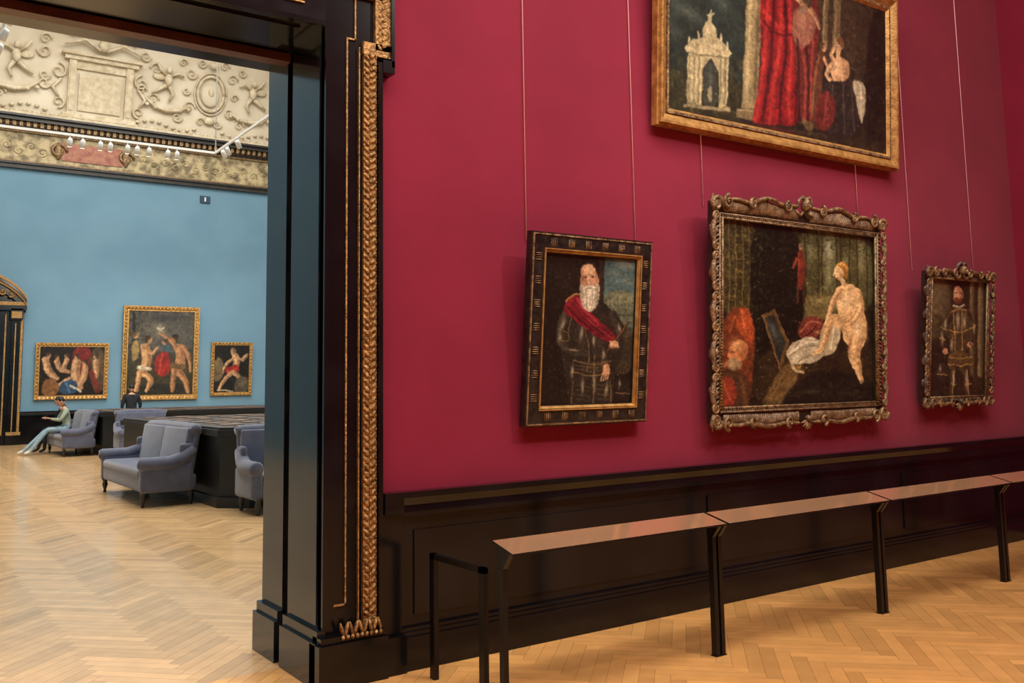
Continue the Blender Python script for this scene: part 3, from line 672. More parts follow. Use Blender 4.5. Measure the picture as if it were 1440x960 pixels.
def art_robed():
    a=Art(380,220,[(930,-98),(1240,22),(1246,228),(932,165)],(34,28,21))
    a.poly([(920,-110),(1050,-70),(1045,190),(920,175)],(32,46,43),5,.2,26); a.gl(960,20,26,10,(82,96,90),.8,20); a.gl(1006,2,22,8,(70,84,80),.7,24); a.gl(945,50,16,8,(64,78,74),.6,15); a.gl(1010,30,20,8,(54,70,68),.6); a.gl(970,-30,40,14,(56,72,72),.6)
    a.poly([(925,110),(960,100),(1045,120),(1045,195),(925,178)],(42,42,24),5,.2,8)
    a.speck(930,96,1044,170,[(50,54,28),(84,80,44),(24,28,16),(104,94,54)],200,4.5,3,.5); a.speck(1018,60,1046,150,[(44,52,32),(70,74,44),(22,26,18)],60,4,4,.55); a.speck(930,80,960,140,[(30,36,24),(52,56,32)],50,5,5,.6)
    wc=(170,160,124)
    a.poly([(960,74),(1021,82),(1019,160),(1007,162),(1006,108),(994,88),(983,104),(981,158),(960,154)],wc,1.1,.12,6,0)
    a.poly([(955,73),(966,60),(982,56),(992,40),(1002,58),(1014,66),(1025,81),(1020,86),(990,82),(958,80)],(188,178,140),1.2,.12,6,0)
    a.ell(992,50,9,11,(178,168,130),0,1.2); a.gl(988,48,3,8,(220,212,176),.7); a.st([(992,38),(992,30)],4,(184,174,138)); a.st([(992,30),(993,18)],[4.5,2.5],(194,186,150)); a.st([(989,24),(998,21)],1.5,(194,186,150))
    a.poly([(984,108),(992,90),(1004,110),(1004,164),(983,160)],(50,56,50),1.2,.1,6,1); a.gl(994,120,4,16,(84,94,86),.7); a.ell(994,140,3,8,(150,140,112),0,1)
    for x in (963,970,977,1009,1016): a.st([(x,86),(x-.5,154)],1.4,(104,96,70),1,al=.7); a.st([(x+3,86),(x+2.5,154)],1.2,(206,198,162),1,al=.6)
    a.st([(959,80),(1021,88)],1.4,(104,96,70),.9,al=.8); a.gl(966,120,5,30,(200,190,152),.35); a.st([(958,158),(1022,164)],4,(142,132,98),1.5); a.speck(958,56,1022,158,[(110,100,72),(206,198,164),(90,86,62)],70,1.6,66,.5)
    for x,y in ((962,66),(975,58),(1009,62),(1018,73)): a.st([(x,y),(x,y-9)],[3,2],(198,190,154),1)
    a.poly([(1046,-80),(1070,-70),(1063,150),(1068,168),(1040,164),(1041,146)],(150,134,96),1.6,.1,8,1); a.st([(1052,-70),(1047,150)],5,(192,176,132),4,al=.8); a.st([(1065,-70),(1059,150)],5,(96,82,56),4,al=.8); a.poly([(1034,160),(1072,166),(1070,182),(1032,175)],(116,102,72),1.5,.1,8,0); a.st([(1036,163),(1070,168)],1.8,(166,150,110),1,al=.8)
    a.poly([(1120,-60),(1250,0),(1250,120),(1120,90)],(56,44,32),6,.2,10)
    for x,w_ in ((1158,8),(1174,11)): a.st([(x,-40),(x-2,74)],w_,(104,86,60),1.5); a.st([(x-2,-40),(x-4,74)],2.5,(150,128,92),2,al=.7)
    a.st([(1206,0),(1204,140)],13,(52,41,30),2); a.gl(1222,80,12,60,(22,17,13),.8)
    a.poly([(1072,-60),(1106,-44),(1116,0),(1122,80),(1118,140),(1126,188),(1086,186),(1054,184),(1062,150),(1068,100),(1064,40),(1066,0)],(132,20,24),1.8,.12,9)
    for p,w_ in (([(1078,-20),(1072,60),(1070,120),(1060,178)],5),([(1092,-20),(1096,60),(1086,120),(1082,182)],6),([(1104,0),(1112,80),(1106,130),(1110,182)],5),([(1070,20),(1092,44),(1112,40)],4)): a.st(p,w_,(188,46,42),4,al=.85)
    for p,w_ in (([(1084,-10),(1082,70),(1078,130),(1070,180)],4),([(1100,0),(1104,80),(1096,130),(1096,182)],4),([(1070,34),(1090,56),(1114,54)],2.5),([(1114,40),(1118,110),(1118,182)],3)): a.st(p,w_,(62,6,12),3,al=.85)
    a.speck(1062,-20,1124,182,[(96,12,18),(190,56,48),(60,6,12)],110,2.6,61,.35)
    a.poly([(1110,-30),(1140,-16),(1150,30),(1146,80),(1142,130),(1146,184),(1124,184),(1118,110),(1108,40)],(98,32,30),1.8,.12,7)
    a.poly([(1110,14),(1134,18),(1146,40),(1138,66),(1120,76),(1110,56)],(140,88,72),3,.1,6); a.gl(1124,36,6,12,(176,124,100),.7)
    for p in ([(1124,70),(1132,110),(1130,176)],[(1140,60),(1138,120),(1140,176)]): a.st(p,3.5,(156,66,56),3,al=.8)
    for p in ([(1130,70),(1136,120),(1135,178)],[(1118,60),(1122,120),(1122,180)]): a.st(p,2.5,(44,12,14),2.4,al=.85)
    a.speck(1112,20,1146,182,[(70,22,24),(160,80,66),(190,130,104)],80,2.2,62,.4)
    a.limb([(1116,2),(1142,24),(1148,44)],[7,7,5],(176,130,98),(96,60,44)); a.head(1127,8,10,(150,108,78),(60,50,42)); a.gl(1124,18,5,7,(120,106,90),.8); a.head(1102,-20,11,(176,130,98),(80,60,44))
    a.head(1154,72,6,(178,134,100),(66,44,28),1); a.st([(1152,82),(1149,110),(1146,150),(1148,184)],[9,13,15,12],(88,50,34),1.8); a.st([(1149,86),(1143,120),(1141,170)],3,(136,84,58),2.4,al=.8); a.limb([(1156,88),(1162,104),(1172,110)],[5,5,4],(180,136,100),(100,64,46))
    a.poly([(1166,96),(1174,87),(1185,87),(1193,98),(1190,120),(1178,126),(1166,118)],(192,150,112),2,.08); a.gl(1172,100,7,10,(224,186,148),.7); a.gl(1188,110,5,14,(120,82,58),.6); a.st([(1176,88),(1176,76)],7,(190,148,112))
    a.head(1176,68,8,(200,158,122),(104,68,38)); a.limb([(1167,98),(1158,112),(1168,122)],[7,6,5],(204,162,124),(126,86,60)); a.limb([(1170,92),(1164,82),(1170,74)],[6,5,4],(198,156,118),(126,86,60),-1)
    a.poly([(1160,118),(1180,124),(1196,114),(1206,146),(1208,196),(1186,204),(1154,194),(1152,150)],(38,31,30),2,.15,6)
    for p in ([(1170,128),(1164,190)],[(1184,126),(1186,196)],[(1194,122),(1200,190)]): a.st(p,2,(86,78,72),2,al=.6)
    a.poly([(1148,146),(1160,132),(1172,144),(1174,172),(1164,196),(1144,188)],(96,32,30),3,.14,6); a.st([(1162,138),(1158,184)],3,(150,60,52),3,al=.7)
    a.speck(1146,100,1206,196,[(100,92,80),(30,26,26),(120,96,74)],110,2.2,8,.45)
    a.poly([(1194,120),(1206,121),(1214,126),(1216,158),(1209,190),(1204,156)],(160,148,126),2,.1); a.st([(1207,126),(1210,180)],2.5,(200,190,168),2,al=.7)
    a.ell(1137,186,7,5,(96,76,50),0,2); a.ell(1131,180,3.4,3,(110,88,58),0,1.2)
    a.poly([(1216,10),(1252,20),(1252,235),(1214,222)],(27,21,17),5,.2); a.poly([(926,164),(1060,186),(1200,206),(1250,206),(1250,236),(926,182)],(44,34,24),4,.2)
    a.st([(1060,190),(1120,194),(1160,200)],3,(70,52,36),2.5,al=.7); a.gl(1090,192,34,4,(96,20,20),.6)
    return a
def art_p1():
    a=Art(130,100,[(54,484),(147,484),(146,554),(54,556)],(28,20,16))
    a.poly([(98,484),(128,484),(128,520),(100,530)],(124,28,28),1.5,.1); a.st([(108,484),(106,524)],2,(166,50,44),2,al=.7)
    a.poly([(124,486),(148,484),(148,552),(128,550)],(84,66,46),2,.2); a.gl(140,505,4,12,(130,106,76),.6)
    sk=(206,158,118);sh=(120,78,52)
    for p,w_ in (([(62,504),(67,522),(80,530)],[10,11,6]),([(78,506),(83,518),(96,520)],[8,9,5]),([(107,506),(104,524),(112,542)],[12,14,10]),([(119,514),(118,530),(108,544)],[8,10,7]),([(92,504),(88,516)],[8,7]),([(98,532),(84,540)],[8,6]),([(134,506),(134,526)],[8,9])): a.limb(p,w_,sk,sh)
    for (x,y,d) in ((66,497,1),(78,500,1),(92,498,-1),(106,499,-1),(118,507,-1),(133,498,-1)): a.head(x,y,4.2,sk,(56,36,24),d)
    a.poly([(84,536),(106,530),(112,552),(82,554)],(44,78,120),1.5,.12,5); a.st([(92,538),(98,550)],2,(96,130,170),1.5,al=.8); a.poly([(58,534),(78,528),(86,554),(58,556)],(140,92,54),1.5,.12,5); a.st([(98,541),(114,549)],3.4,(212,200,178)); a.st([(128,522),(138,548)],8,(116,40,34),2)
    return a
def art_p2():
    a=Art(150,200,[(180,435),(270,437),(267,552),(180,553)],(66,62,58))
    a.poly([(175,430),(275,430),(275,495),(175,495)],(82,79,76),4,.25,16); a.gl(228,446,28,8,(50,48,52),.8); a.gl(208,462,16,8,(118,108,94),.7); a.gl(240,470,18,6,(104,98,88),.6); a.gl(223,462,8,9,(176,162,134),.75); a.st([(219,460),(223,463),(228,459)],1.6,(216,210,196),1.2)
    a.poly([(175,500),(275,500),(275,560),(175,560)],(60,54,36),4,.2); a.gl(225,508,26,5,(96,88,62),.6); a.poly([(175,540),(275,536),(275,560),(175,560)],(44,42,34),2,.2); a.speck(178,436,200,500,[(36,36,22),(60,56,34)],50,4,3,.6); a.st([(186,440),(190,500)],4,(40,32,22))
    sk=(208,156,110);sh=(120,76,48);s2=(188,132,90)
    a.limb([(203,488),(207,506),(200,522)],[13,14,11],sk,sh); a.limb([(200,522),(214,531),(206,546)],[9,8,5],sk,sh); a.limb([(196,522),(193,546)],[8,5],sk,sh); a.limb([(200,488),(212,498),(219,488)],[5,4,3],sk,sh); a.head(208,477,5.6,sk,(66,40,26),1)
    a.limb([(248,488),(252,506),(246,520)],[13,13,12],s2,sh); a.limb([(247,520),(257,531),(261,549)],[10,8,5],s2,sh); a.limb([(242,520),(240,547)],[9,5],s2,sh); a.limb([(244,485),(232,474),(222,467)],[6,4,3],s2,sh); a.limb([(254,486),(262,500),(264,520)],[5,5,4],s2,sh); a.head(241,475,5.6,s2,(48,32,22),-1)
    a.poly([(215,500),(230,491),(238,500),(237,524),(218,529)],(150,34,30),1.8,.15,5); a.st([(226,496),(222,524)],2.2,(194,74,60),2,al=.8); a.poly([(225,485),(235,483),(238,493),(227,495)],(60,86,106),1.5); a.head(229,480,4.4,(206,156,118),(80,54,34)); a.st([(240,513),(253,515)],8,(110,80,50),1.5); a.poly([(184,480),(194,476),(196,502),(186,508)],(160,132,80),1.5); a.head(190,471,4.6,(206,156,118),(96,66,38),1); a.st([(195,515),(210,517)],5,(204,192,174))
    return a
def art_p3():
    a=Art(90,115,[(300,485),(350,485),(348,551),(300,551)],(26,21,18))
    a.poly([(298,506),(312,500),(314,530),(300,540)],(116,98,70),2,.15); a.gl(304,512,4,6,(150,130,96),.6); sk=(206,158,116);sh=(116,76,52)
    a.limb([(329,500),(332,510),(327,520)],[9,9,8],sk,sh); a.head(326,494,4.4,sk,(130,104,80),-1); a.limb([(332,503),(341,507),(346,498)],[4,4,3],sk,sh); a.limb([(326,503),(317,512),(312,522)],[4,4,3],sk,sh)
    a.poly([(313,517),(334,511),(337,524),(318,529)],(160,34,30),1.3,.12); a.st([(318,522),(332,517)],1.8,(204,76,62),1.5,al=.8); a.limb([(327,523),(337,534),(342,547)],[7,6,3.5],sk,sh); a.limb([(322,525),(313,536),(307,547)],[7,5,3.5],sk,sh); a.poly([(331,531),(348,528),(348,552),(326,552)],(92,82,66),2,.15); a.st([(305,547),(326,549)],1.8,(190,170,142))
    return a

def ringframe(w,W,H,steps):
    for a,b,d,m in steps:
        w.box(-W/2+a,-W/2+b,-d,0,a,H-a,m); w.box(W/2-b,W/2-a,-d,0,a,H-a,m)
        w.box(-W/2+b,W/2-b,-d,0,a,b,m); w.box(-W/2+b,W/2-b,-d,0,H-b,H-a,m)
def bevelring(w,W,H,a,b,d0,d1,m):
    P=[(-W/2,0),(W/2,0),(W/2,H),(-W/2,H)]
    def cor(i,k): 
        sx=[1,-1,-1,1][i]; sz=[1,1,-1,-1][i]; return (P[i][0]+sx*k,P[i][1]+sz*k)
    for i in range(4):
        j=(i+1)%4
        o0=cor(i,a);o1=cor(j,a);i0=cor(i,b);i1=cor(j,b)
        w.add([(o0[0],-d0,o0[1]),(o1[0],-d0,o1[1]),(i1[0],-d1,i1[1]),(i0[0],-d1,i0[1])],[(0,1,2,3)],m)
def place(w,xl,xr,zb,y,tilt):
    return w.build((( xl+xr)/2,y,zb),(math.radians(tilt),0,0))
W_,H_=1.07,1.285
w=MB('framed_painting_bearded_admiral',[EBONY,GOLDF,DGOLD])
ringframe(w,W_,H_,[(0,.010,.055,0),(.010,.02,.065,2),(.02,.105,.06,0),(.105,.114,.07,1),(.114,.14,.045,0)])
bevelring(w,W_,H_,.118,.14,.065,.035,1)
for k in range(6):
    for e in (0,1):
        x=-W_/2+.16+k*.148
        for q in range(4): w.ell((x+q*.014,-.06,(.064 if e==0 else H_-.064)),(.004,.008,.03),2,None,6,4)
for k in range(7):
    for s in (-1,1):
        for q in range(4): w.ell((s*(W_/2-.064),-.06,.17+k*.155+q*.014),(.03,.008,.004),2,None,6,4)
w.box(-W_/2+.12,W_/2-.12,-.028,0,.12,H_-.12,0)
fo=place(w,3.51,4.58,1.37,-.03,5.8)
art_admiral().mesh(fo,'canvas',W_-.28,H_-.28,(0,-.034,.14))

def carved(name,W,H,M,bt,bs,bb,crest=.1,n=40,sc=1.0,nseg=5):
    w=MB(name,[M,DGOLD,DEEP])
    w.box(-W/2+.035,-W/2+bs,-.045,0,.04,H-.04,2); w.box(W/2-bs,W/2-.035,-.045,0,.04,H-.04,2); w.box(-W/2+bs,W/2-bs,-.045,0,.035,bb,2); w.box(-W/2+bs,W/2-bs,-.045,0,H-bt,H-.035,2)
    w.box(-W/2+bs,W/2-bs,-.03,0,bb,H-bt,2)
    x0,x1,z0,z1=-W/2+bs,W/2-bs,bb,H-bt
    for o_,r_,m_ in ((0,.010,1),(-.03,.009,0)):
        for p,q in (((x0+o_,z0+o_),(x1-o_,z0+o_)),((x0+o_,z1-o_),(x1-o_,z1-o_)),((x0+o_,z0+o_),(x0+o_,z1-o_)),((x1-o_,z0+o_),(x1-o_,z1-o_))):
            w.tube([(p[0],-.06,p[1]),(q[0],-.06,q[1])],r_,m_,6)
    s_=x0
    while s_<x1:
        w.ell((s_,-.062,z0-.015),(.007,.008,.007),1,None,6,4); w.ell((s_,-.062,z1+.015),(.007,.008,.007),1,None,6,4); s_+=.024
    s_=z0
    while s_<z1:
        w.ell((x0-.015,-.062,s_),(.007,.008,.007),1,None,6,4); w.ell((x1+.015,-.062,s_),(.007,.008,.007),1,None,6,4); s_+=.024
    L0=W/2-.16*sc
    for top in (1,0):
        sg=1 if top else -1
        for s in (-1,1):
            edge=[]
            for i in range(n+1):
                t=i/n; x=s*(.09*sc+t*(L0-.09*sc))
                hh=crest*(.5*math.exp(-(t/.2)**2)+.75*math.exp(-((t-.42)/.2)**2)+.35*math.exp(-((t-.85)/.14)**2))*(1 if top else .55)
                zo=(H-.045+hh) if top else (.045-hh)
                zi=(z1+.045) if top else (z0-.045)
                edge.append((x,-.07,zo))
                zc=(zo+zi)/2; L=max(.02,abs(zo-zi)/2)
                an=s*sg*(.55-1.1*abs(t-.42))
                w.ell((x,-.05,zc),(.011,.022,L),0,Matrix.Rotation(an,3,'Y'),6,5)
            w.tube(edge,[.012+.007*math.sin(i/n*pi) for i in range(n+1)],1,6)
            for tt,rr in ((.16,.045),(.66,.04),(.98,.055)):
                ex,_,ez=edge[int(tt*n)]
                w.tube(spiral(ex,ez-sg*.01,rr*sc,1.5,pi/2*sg,-s*sg,y=-.085),[(.016-.009*i/22)*sc for i in range(23)],1,6)
                w.ell((ex,-.08,ez-sg*.01),(.014,.014,.014),1,None,7,5)
    for s in (-1,1):
        xm=s*(W/2-bs*.5)
        L=(H-.24)/nseg
        for i in range(nseg):
            zc=.12+L*(i+.5); sg=1 if i%2 else -1
            pts=[(xm+s*(.045*sc*math.sin(pi*j/14)+.008),-.075,zc-L/2+L*j/14) for j in range(15)]
            w.tube(pts,[(.009+.013*math.sin(pi*j/14))*sc for j in range(15)],0,7)
            for e in (-1,1):
                w.tube(spiral(xm+s*.02,zc+e*L*.38,.04*sc,1.5,-pi/2*e,s*e,y=-.08,n=16),[(.013-.006*j/16)*sc for j in range(17)],1,6)
            for q in range(9): w.ell((xm-s*.012,-.055,zc-L/2+L*(q+.5)/9),(.026*sc,.018,.008),0,Matrix.Rotation(s*.6,3,'Y'),6,5)
            w.ell((xm+s*.05*sc,-.06,zc),(.018,.022,.05*sc),1,Matrix.Rotation(sg*.3,3,'Y'),8,6)
            w.ell((xm+s*.02,-.08,zc),(.014,.016,.03),1,None,8,6)
        for zc in (.065*sc,H-.065*sc):
            e=1 if zc>1 else -1
            w.tube(spiral(s*(W/2-.055*sc),zc,.06*sc,1.6,0,e,y=-.08),[(.02-.012*j/22)*sc for j in range(23)],1,7)
            w.ell((s*(W/2-.055*sc),-.06,zc),(.045*sc,.03,.045*sc),0)
            w.tube([(s*(W/2-.03),-.07,zc-e*.05),(s*(W/2-.0),-.075,zc+e*.02),(s*(W/2-.02),-.07,zc+e*.075*sc)],[.012,.016,.006],0,6)
    zc=H-.02+crest*.35
    w.ell((0,-.08,zc),(.045*sc,.045,.06*sc),1,None,12,8); w.ell((0,-.122,zc-.01),(.010,.016,.016),1,None,8,5)
    for s in (-1,1):
        w.ell((s*.017,-.115,zc+.012),(.008,.008,.006),2,None,6,4); w.tube([(0,-.07,zc+.05),(s*.045,-.08,zc+.07),(s*.08,-.07,zc+.04),(s*.09,-.07,zc-.02)],[.015,.017,.014,.008],0,6)
        w.tube([(s*.02,-.07,zc-.05),(s*.07,-.08,zc-.085),(s*.12,-.07,zc-.05)],[.014,.013,.008],1,6)
    w.tube([(-.022,-.11,zc-.03),(0,-.122,zc-.027),(.022,-.11,zc-.03)],[.003,.005,.003],2,5)
    for q in range(7):
        a=-pi/2+(q-3)*.42; w.ell((.04*math.cos(a),-.08,.04+.045*math.sin(a)),(.010,.018,.04*sc),1,Matrix.Rotation(-(a+pi/2),3,'Y'),7,5)
    w.ell((0,-.09,.055),(.024,.028,.024),0)
    return w
W_,H_=2.23,1.79
fo=place(carved('framed_painting_bathing_woman',W_,H_,BROWNF,.165,.135,.16,crest=.10),5.22,7.45,1.28,-.03,3.2)
art_bather().mesh(fo,'canvas',W_-.27,H_-.325,(0,-.034,.16))
W_,H_=1.2,1.32
fo=place(carved('framed_painting_young_knight',W_,H_,DARKF,.10,.115,.095,crest=.035,n=24,sc=.85,nseg=5),8.02,9.22,1.365,-.03,5.5)
art_knight().mesh(fo,'canvas',W_-.23,H_-.195,(0,-.034,.095))
W_,H_=3.1,1.66
w=MB('framed_painting_robed_figures',[GOLDF,DGOLD])
ringframe(w,W_,H_,[(0,.02,.06,0),(.02,.04,.085,0),(.105,.125,.06,1)])
bevelring(w,W_,H_,.04,.105,.085,.045,0); bevelring(w,W_,H_,.125,.15,.06,.035,0)
w.box(-W_/2+.1,W_/2-.1,-.03,0,.1,H_-.1,1)
fo=place(w,4.78,7.88,3.58,-.03,3.5)
art_robed().mesh(fo,'canvas',W_-.28,H_-.28,(0,-.036,.14))
def goldp(name,xl,xr,zb,zt,fw,art,gain=1):
    W=xr-xl;H=zt-zb
    w=MB(name,[GOLDF,DGOLD])
    ringframe(w,W,H,[(0,fw*.25,.09,0),(fw*.75,fw,.07,0)]); bevelring(w,W,H,fw*.25,fw*.75,.1,.06,0)
    w.box(-W/2+.05,W/2-.05,-.03,0,.05,H-.05,1)
    s=.1
    while s<W-.1:
        for z in (fw*.5,H-fw*.5): w.ell((-W/2+s,-.09,z),(.04,.02,.03),0,None,6,4)
        s+=.12
    s=.1
    while s<H-.1:
        for x in (-W/2+fw*.5,W/2-fw*.5): w.ell((x,-.09,s),(.03,.02,.04),0,None,6,4)
        s+=.12
    fo=w.build(((xl+xr)/2,YB-.02,zb),(math.radians(2),0,0))
    art.mesh(fo,'canvas',W-2*fw,H-2*fw,(0,-.05,fw),gain)
goldp('framed_painting_group_scene',4.27,6.45,1.38,3.2,.13,art_p1(),.92)
goldp('framed_painting_baptism',6.87,9.38,1.30,4.48,.17,art_p2(),.92)
goldp('framed_painting_saint',9.83,11.30,1.40,3.28,.11,art_p3(),.92)
def wire(x,z0,z1,y=-.012):
    w=MB('picture_wire',[WIRE]); w.tube([(x,y,z0),(x,y,z1)],.0035,0,5); w.build()
for x,z in ((3.61,2.62),(4.60,2.62),(5.33,3.02),(7.33,3.02),(8.13,2.66),(9.22,2.66)): wire(x,z,8.5)

# ---------------------------------------------------------------- barrier
w=MB('barrier_rail',[METALB,COPPER])
J=[2.71,4.30,5.96,7.62,9.28]
for i in range(4):
    a,b=J[i]+.012,J[i+1]-.012
    v=[(a,-.895,.835),(b,-.895,.835),(b,-1.08,.79),(a,-1.08,.79)]
    v2=[(x,y,z-.012) for x,y,z in v]
    w.add(v+v2,[(0,1,2,3)],1); w.add(v+v2,[(7,6,5,4),(0,4,5,1),(1,5,6,2),(2,6,7,3),(3,7,4,0)],0)
for i,x in enumerate(J):
    for d in ((.028,) if i==0 else (-.024,.024)):
        w.box(x+d-.015,x+d+.015,-.985,-.945,0,.70)
        w.add([(x+d+e,yy,zz) for e in (-.015,.015) for yy,zz in ((-.985,.70),(-.945,.70),(-.925,.815),(-1.05,.785))],[(0,1,2,3),(7,6,5,4),(0,4,5,1),(1,5,6,2),(2,6,7,3),(3,7,4,0)],0)
    w.box(x-.045 if i else x+.005,x+.045,-.99,-.94,0,.006)
w.build()
w=MB('barrier_end_frame',[METALB])
w.box(2.69,2.72,-.33,-.28,0,.69); w.box(2.69,2.72,-.85,-.80,0,.69); w.box(2.69,2.72,-.85,-.28,.66,.69)
w.build()

# ---------------------------------------------------------------- sofas
def sofa(loc,rot,L=2.7):
    w=MB('sofa',[VELVET,EBONY])
    D=.84
    w.rbox((0,D/2,.32),(L/2-.04,D/2-.04,.12),.05)
    w.rbox((0,D/2-.1,.46),(L/2-.17,D/2-.12,.075),.06)
    T=Matrix.Translation((0,D-.2,.42))@Matrix.Rotation(-.16,4,'X')
    for s in (-1,1):
        w.rbox((s*(L/4-.045),-.0,.32),(L/4-.04,.07,.345),.03,T=T)
    w.rbox((0,.07,.32),(L/2-.06,.05,.36),.05,T=T)
    w.tube([(-L/2+.06,.05,.63),(-L/2+.12,.05,.66),(-L/4,.05,.675),(L/4,.05,.675),(L/2-.12,.05,.66),(L/2-.06,.05,.63)],.08,0,12,T=T)
    for s in (-1,1):
        x=s*(L/2-.09)
        w.rbox((x,D/2-.04,.4),(.075,D/2-.06,.2),.05)
        w.tube([(x+s*.02,.0,.59),(x+s*.02,.03,.595),(x+s*.02,D*.5,.60),(x+s*.01,D*.72,.66),(x,D-.08,.80)],[.085,.10,.10,.095,.07],0,12)
        w.ell((x+s*.02,-.005,.59),(.05,.02,.05),0)
        w.rbox((x,D-.17,.70),(.045,.11,.17),.045)
        for y in (.08,D-.1):
            w.lathe([(.02,0),(.028,.02),(.018,.04),(.035,.09),(.045,.13),(.03,.17),(.05,.2),(.05,.24)],(s*(L/2-.12),y,0),12,1)
    w.build(loc,(0,0,rot))
sofa((3.15,10.12,0),-pi/2,2.8)
sofa((5.45,6.85,0),0,2.7)
sofa((8.5,6.85,0),0,2.7)
sofa((4.0,21.9,0),-pi/2,2.5)
sofa((5.72,19.2,0),0,1.35)
def island(x0,x1,y0,y1,c=.35,h=1.10):
    w=MB('display_vitrine',[mat('vitrine_black',(14,13,13),.45),mat('vitrine_top',(44,32,28),.5,col2=(26,21,20),scale=7),mat('print',(120,98,80),.6)])
    def oc(o,c=c): return [(x0-o+c,y0-o),(x1+o-c,y0-o),(x1+o,y0-o+c),(x1+o,y1+o-c),(x1+o-c,y1+o),(x0-o+c,y1+o),(x0-o,y1+o-c),(x0-o,y0-o+c)]
    w.prism(oc(.03),2,0,.14); w.prism(oc(-.02),2,.14,h-.12); w.prism(oc(.04),2,h-.12,h-.03); w.prism(oc(.0),2,h-.03,h,1)
    g=random.Random(3)
    yy=y0+.3
    while yy<y1-.6:
        xx=x0+.3
        while xx<x1-.6:
            w.box(xx,xx+g.uniform(.2,.4),yy,yy+g.uniform(.25,.5),h,h+.012,2); xx+=.6
        yy+=.8
    w.build()
island(4.06,10.2,7.75,14.5)
island(4.9,10.2,20.1,24.6)

# ---------------------------------------------------------------- people
def person(name,joints,rad,bones,matof,mats,head,hair,loc,rotz,hands=(),extra=None):
    me=bpy.data.meshes.new(name+'_skin'); keys=list(joints)
    me.from_pydata([joints[k] for k in keys],[(keys.index(a),keys.index(b)) for a,b in bones],[])
    o=bpy.data.objects.new(name+'_skin',me); scn.collection.objects.link(o)
    sk=o.modifiers.new('s','SKIN'); sub=o.modifiers.new('u','SUBSURF'); sub.levels=2; sub.render_levels=2
    for i,k in enumerate(keys):
        v=me.skin_vertices[0].data[i]; r=rad[k]; v.radius=r if hasattr(r,'__len__') else (r,r); v.use_root=(k=='pelvis')
    dg=bpy.context.evaluated_depsgraph_get(); ev=o.evaluated_get(dg); m2=ev.to_mesh()
    V=[tuple(v.co) for v in m2.vertices]; F=[list(p.vertices) for p in m2.polygons]
    ev.to_mesh_clear(); bpy.data.objects.remove(o)
    w=MB(name,mats)
    w.V+=V
    segs=[(Vector(joints[a]),Vector(joints[b]),matof(a,b)) for a,b in bones]
    for f in F:
        c=sum((Vector(V[i]) for i in f),Vector())/len(f); best=(9,0)
        for a,b,m in segs:
            d=b-a; t=max(0,min(1,(c-a).dot(d)/max(1e-9,d.length_squared))); q=(c-a-d*t).length
            if q<best[0]: best=(q,m)
        w.F.append(f); w.M.append(best[1]); w.S.append(True)
    hc,tilt,turn=head; T=Matrix.Translation(hc)@Matrix.Rotation(turn,4,'Z')@Matrix.Rotation(tilt,4,'X')
    w.T=T
    w.ell((0,0,.0),(.075,.092,.115),0,None,18,12); w.ell((0,-.035,-.06),(.052,.05,.055),0,None,12,8)
    w.ell((0,-.098,-.012),(.012,.02,.026),0,None,8,6); w.ell((0,-.083,-.06),(.024,.012,.008),4,None,8,5)
    for s in (-1,1):
        w.ell((s*.078,.005,-.01),(.012,.022,.032),0,None,8,6); w.ell((s*.03,-.082,.012),(.013,.01,.008),5,None,8,6); w.ell((s*.03,-.087,.03),(.018,.008,.005),3,None,6,4)
    w.ell((0,.018,.035),(.086,.092,.10),3,None,16,10)
    if hair=='long':
        w.ell((0,.05,-.06),(.088,.065,.17),3,None,14,10); w.ell((0,.06,-.18),(.08,.05,.12),3,None,12,8)
    w.T=Matrix.Identity(4)
    for hp,d in hands:
        hp=Vector(hp); d=Vector(d).normalized(); side=d.cross(Vector((0,0,1))).normalized(); nz=side.cross(d)
        R=Matrix((side,d,nz)).transposed()
        w.ell(tuple(hp+d*.04),(.04,.05,.017),0,R,10,8)
        for q,l in enumerate((.065,.078,.072,.055)):
            b=hp+d*.075+side*(-.03+.02*q)
            w.tube([b,b+d*l*.5-nz*.008,b+d*l*.8-nz*.03,b+d*l*.85-nz*.05],[.009,.0085,.008,.006],0,6)
        sgn=1 if hp.x<0 else -1
        b=hp+d*.03+side*.035*sgn; w.tube([b,b+side*.025*sgn+d*.02,b+side*.03*sgn+d*.05-nz*.015],[.012,.010,.008],0,6)
    if extra: extra(w)
    return w.build(loc,(0,0,rotz))
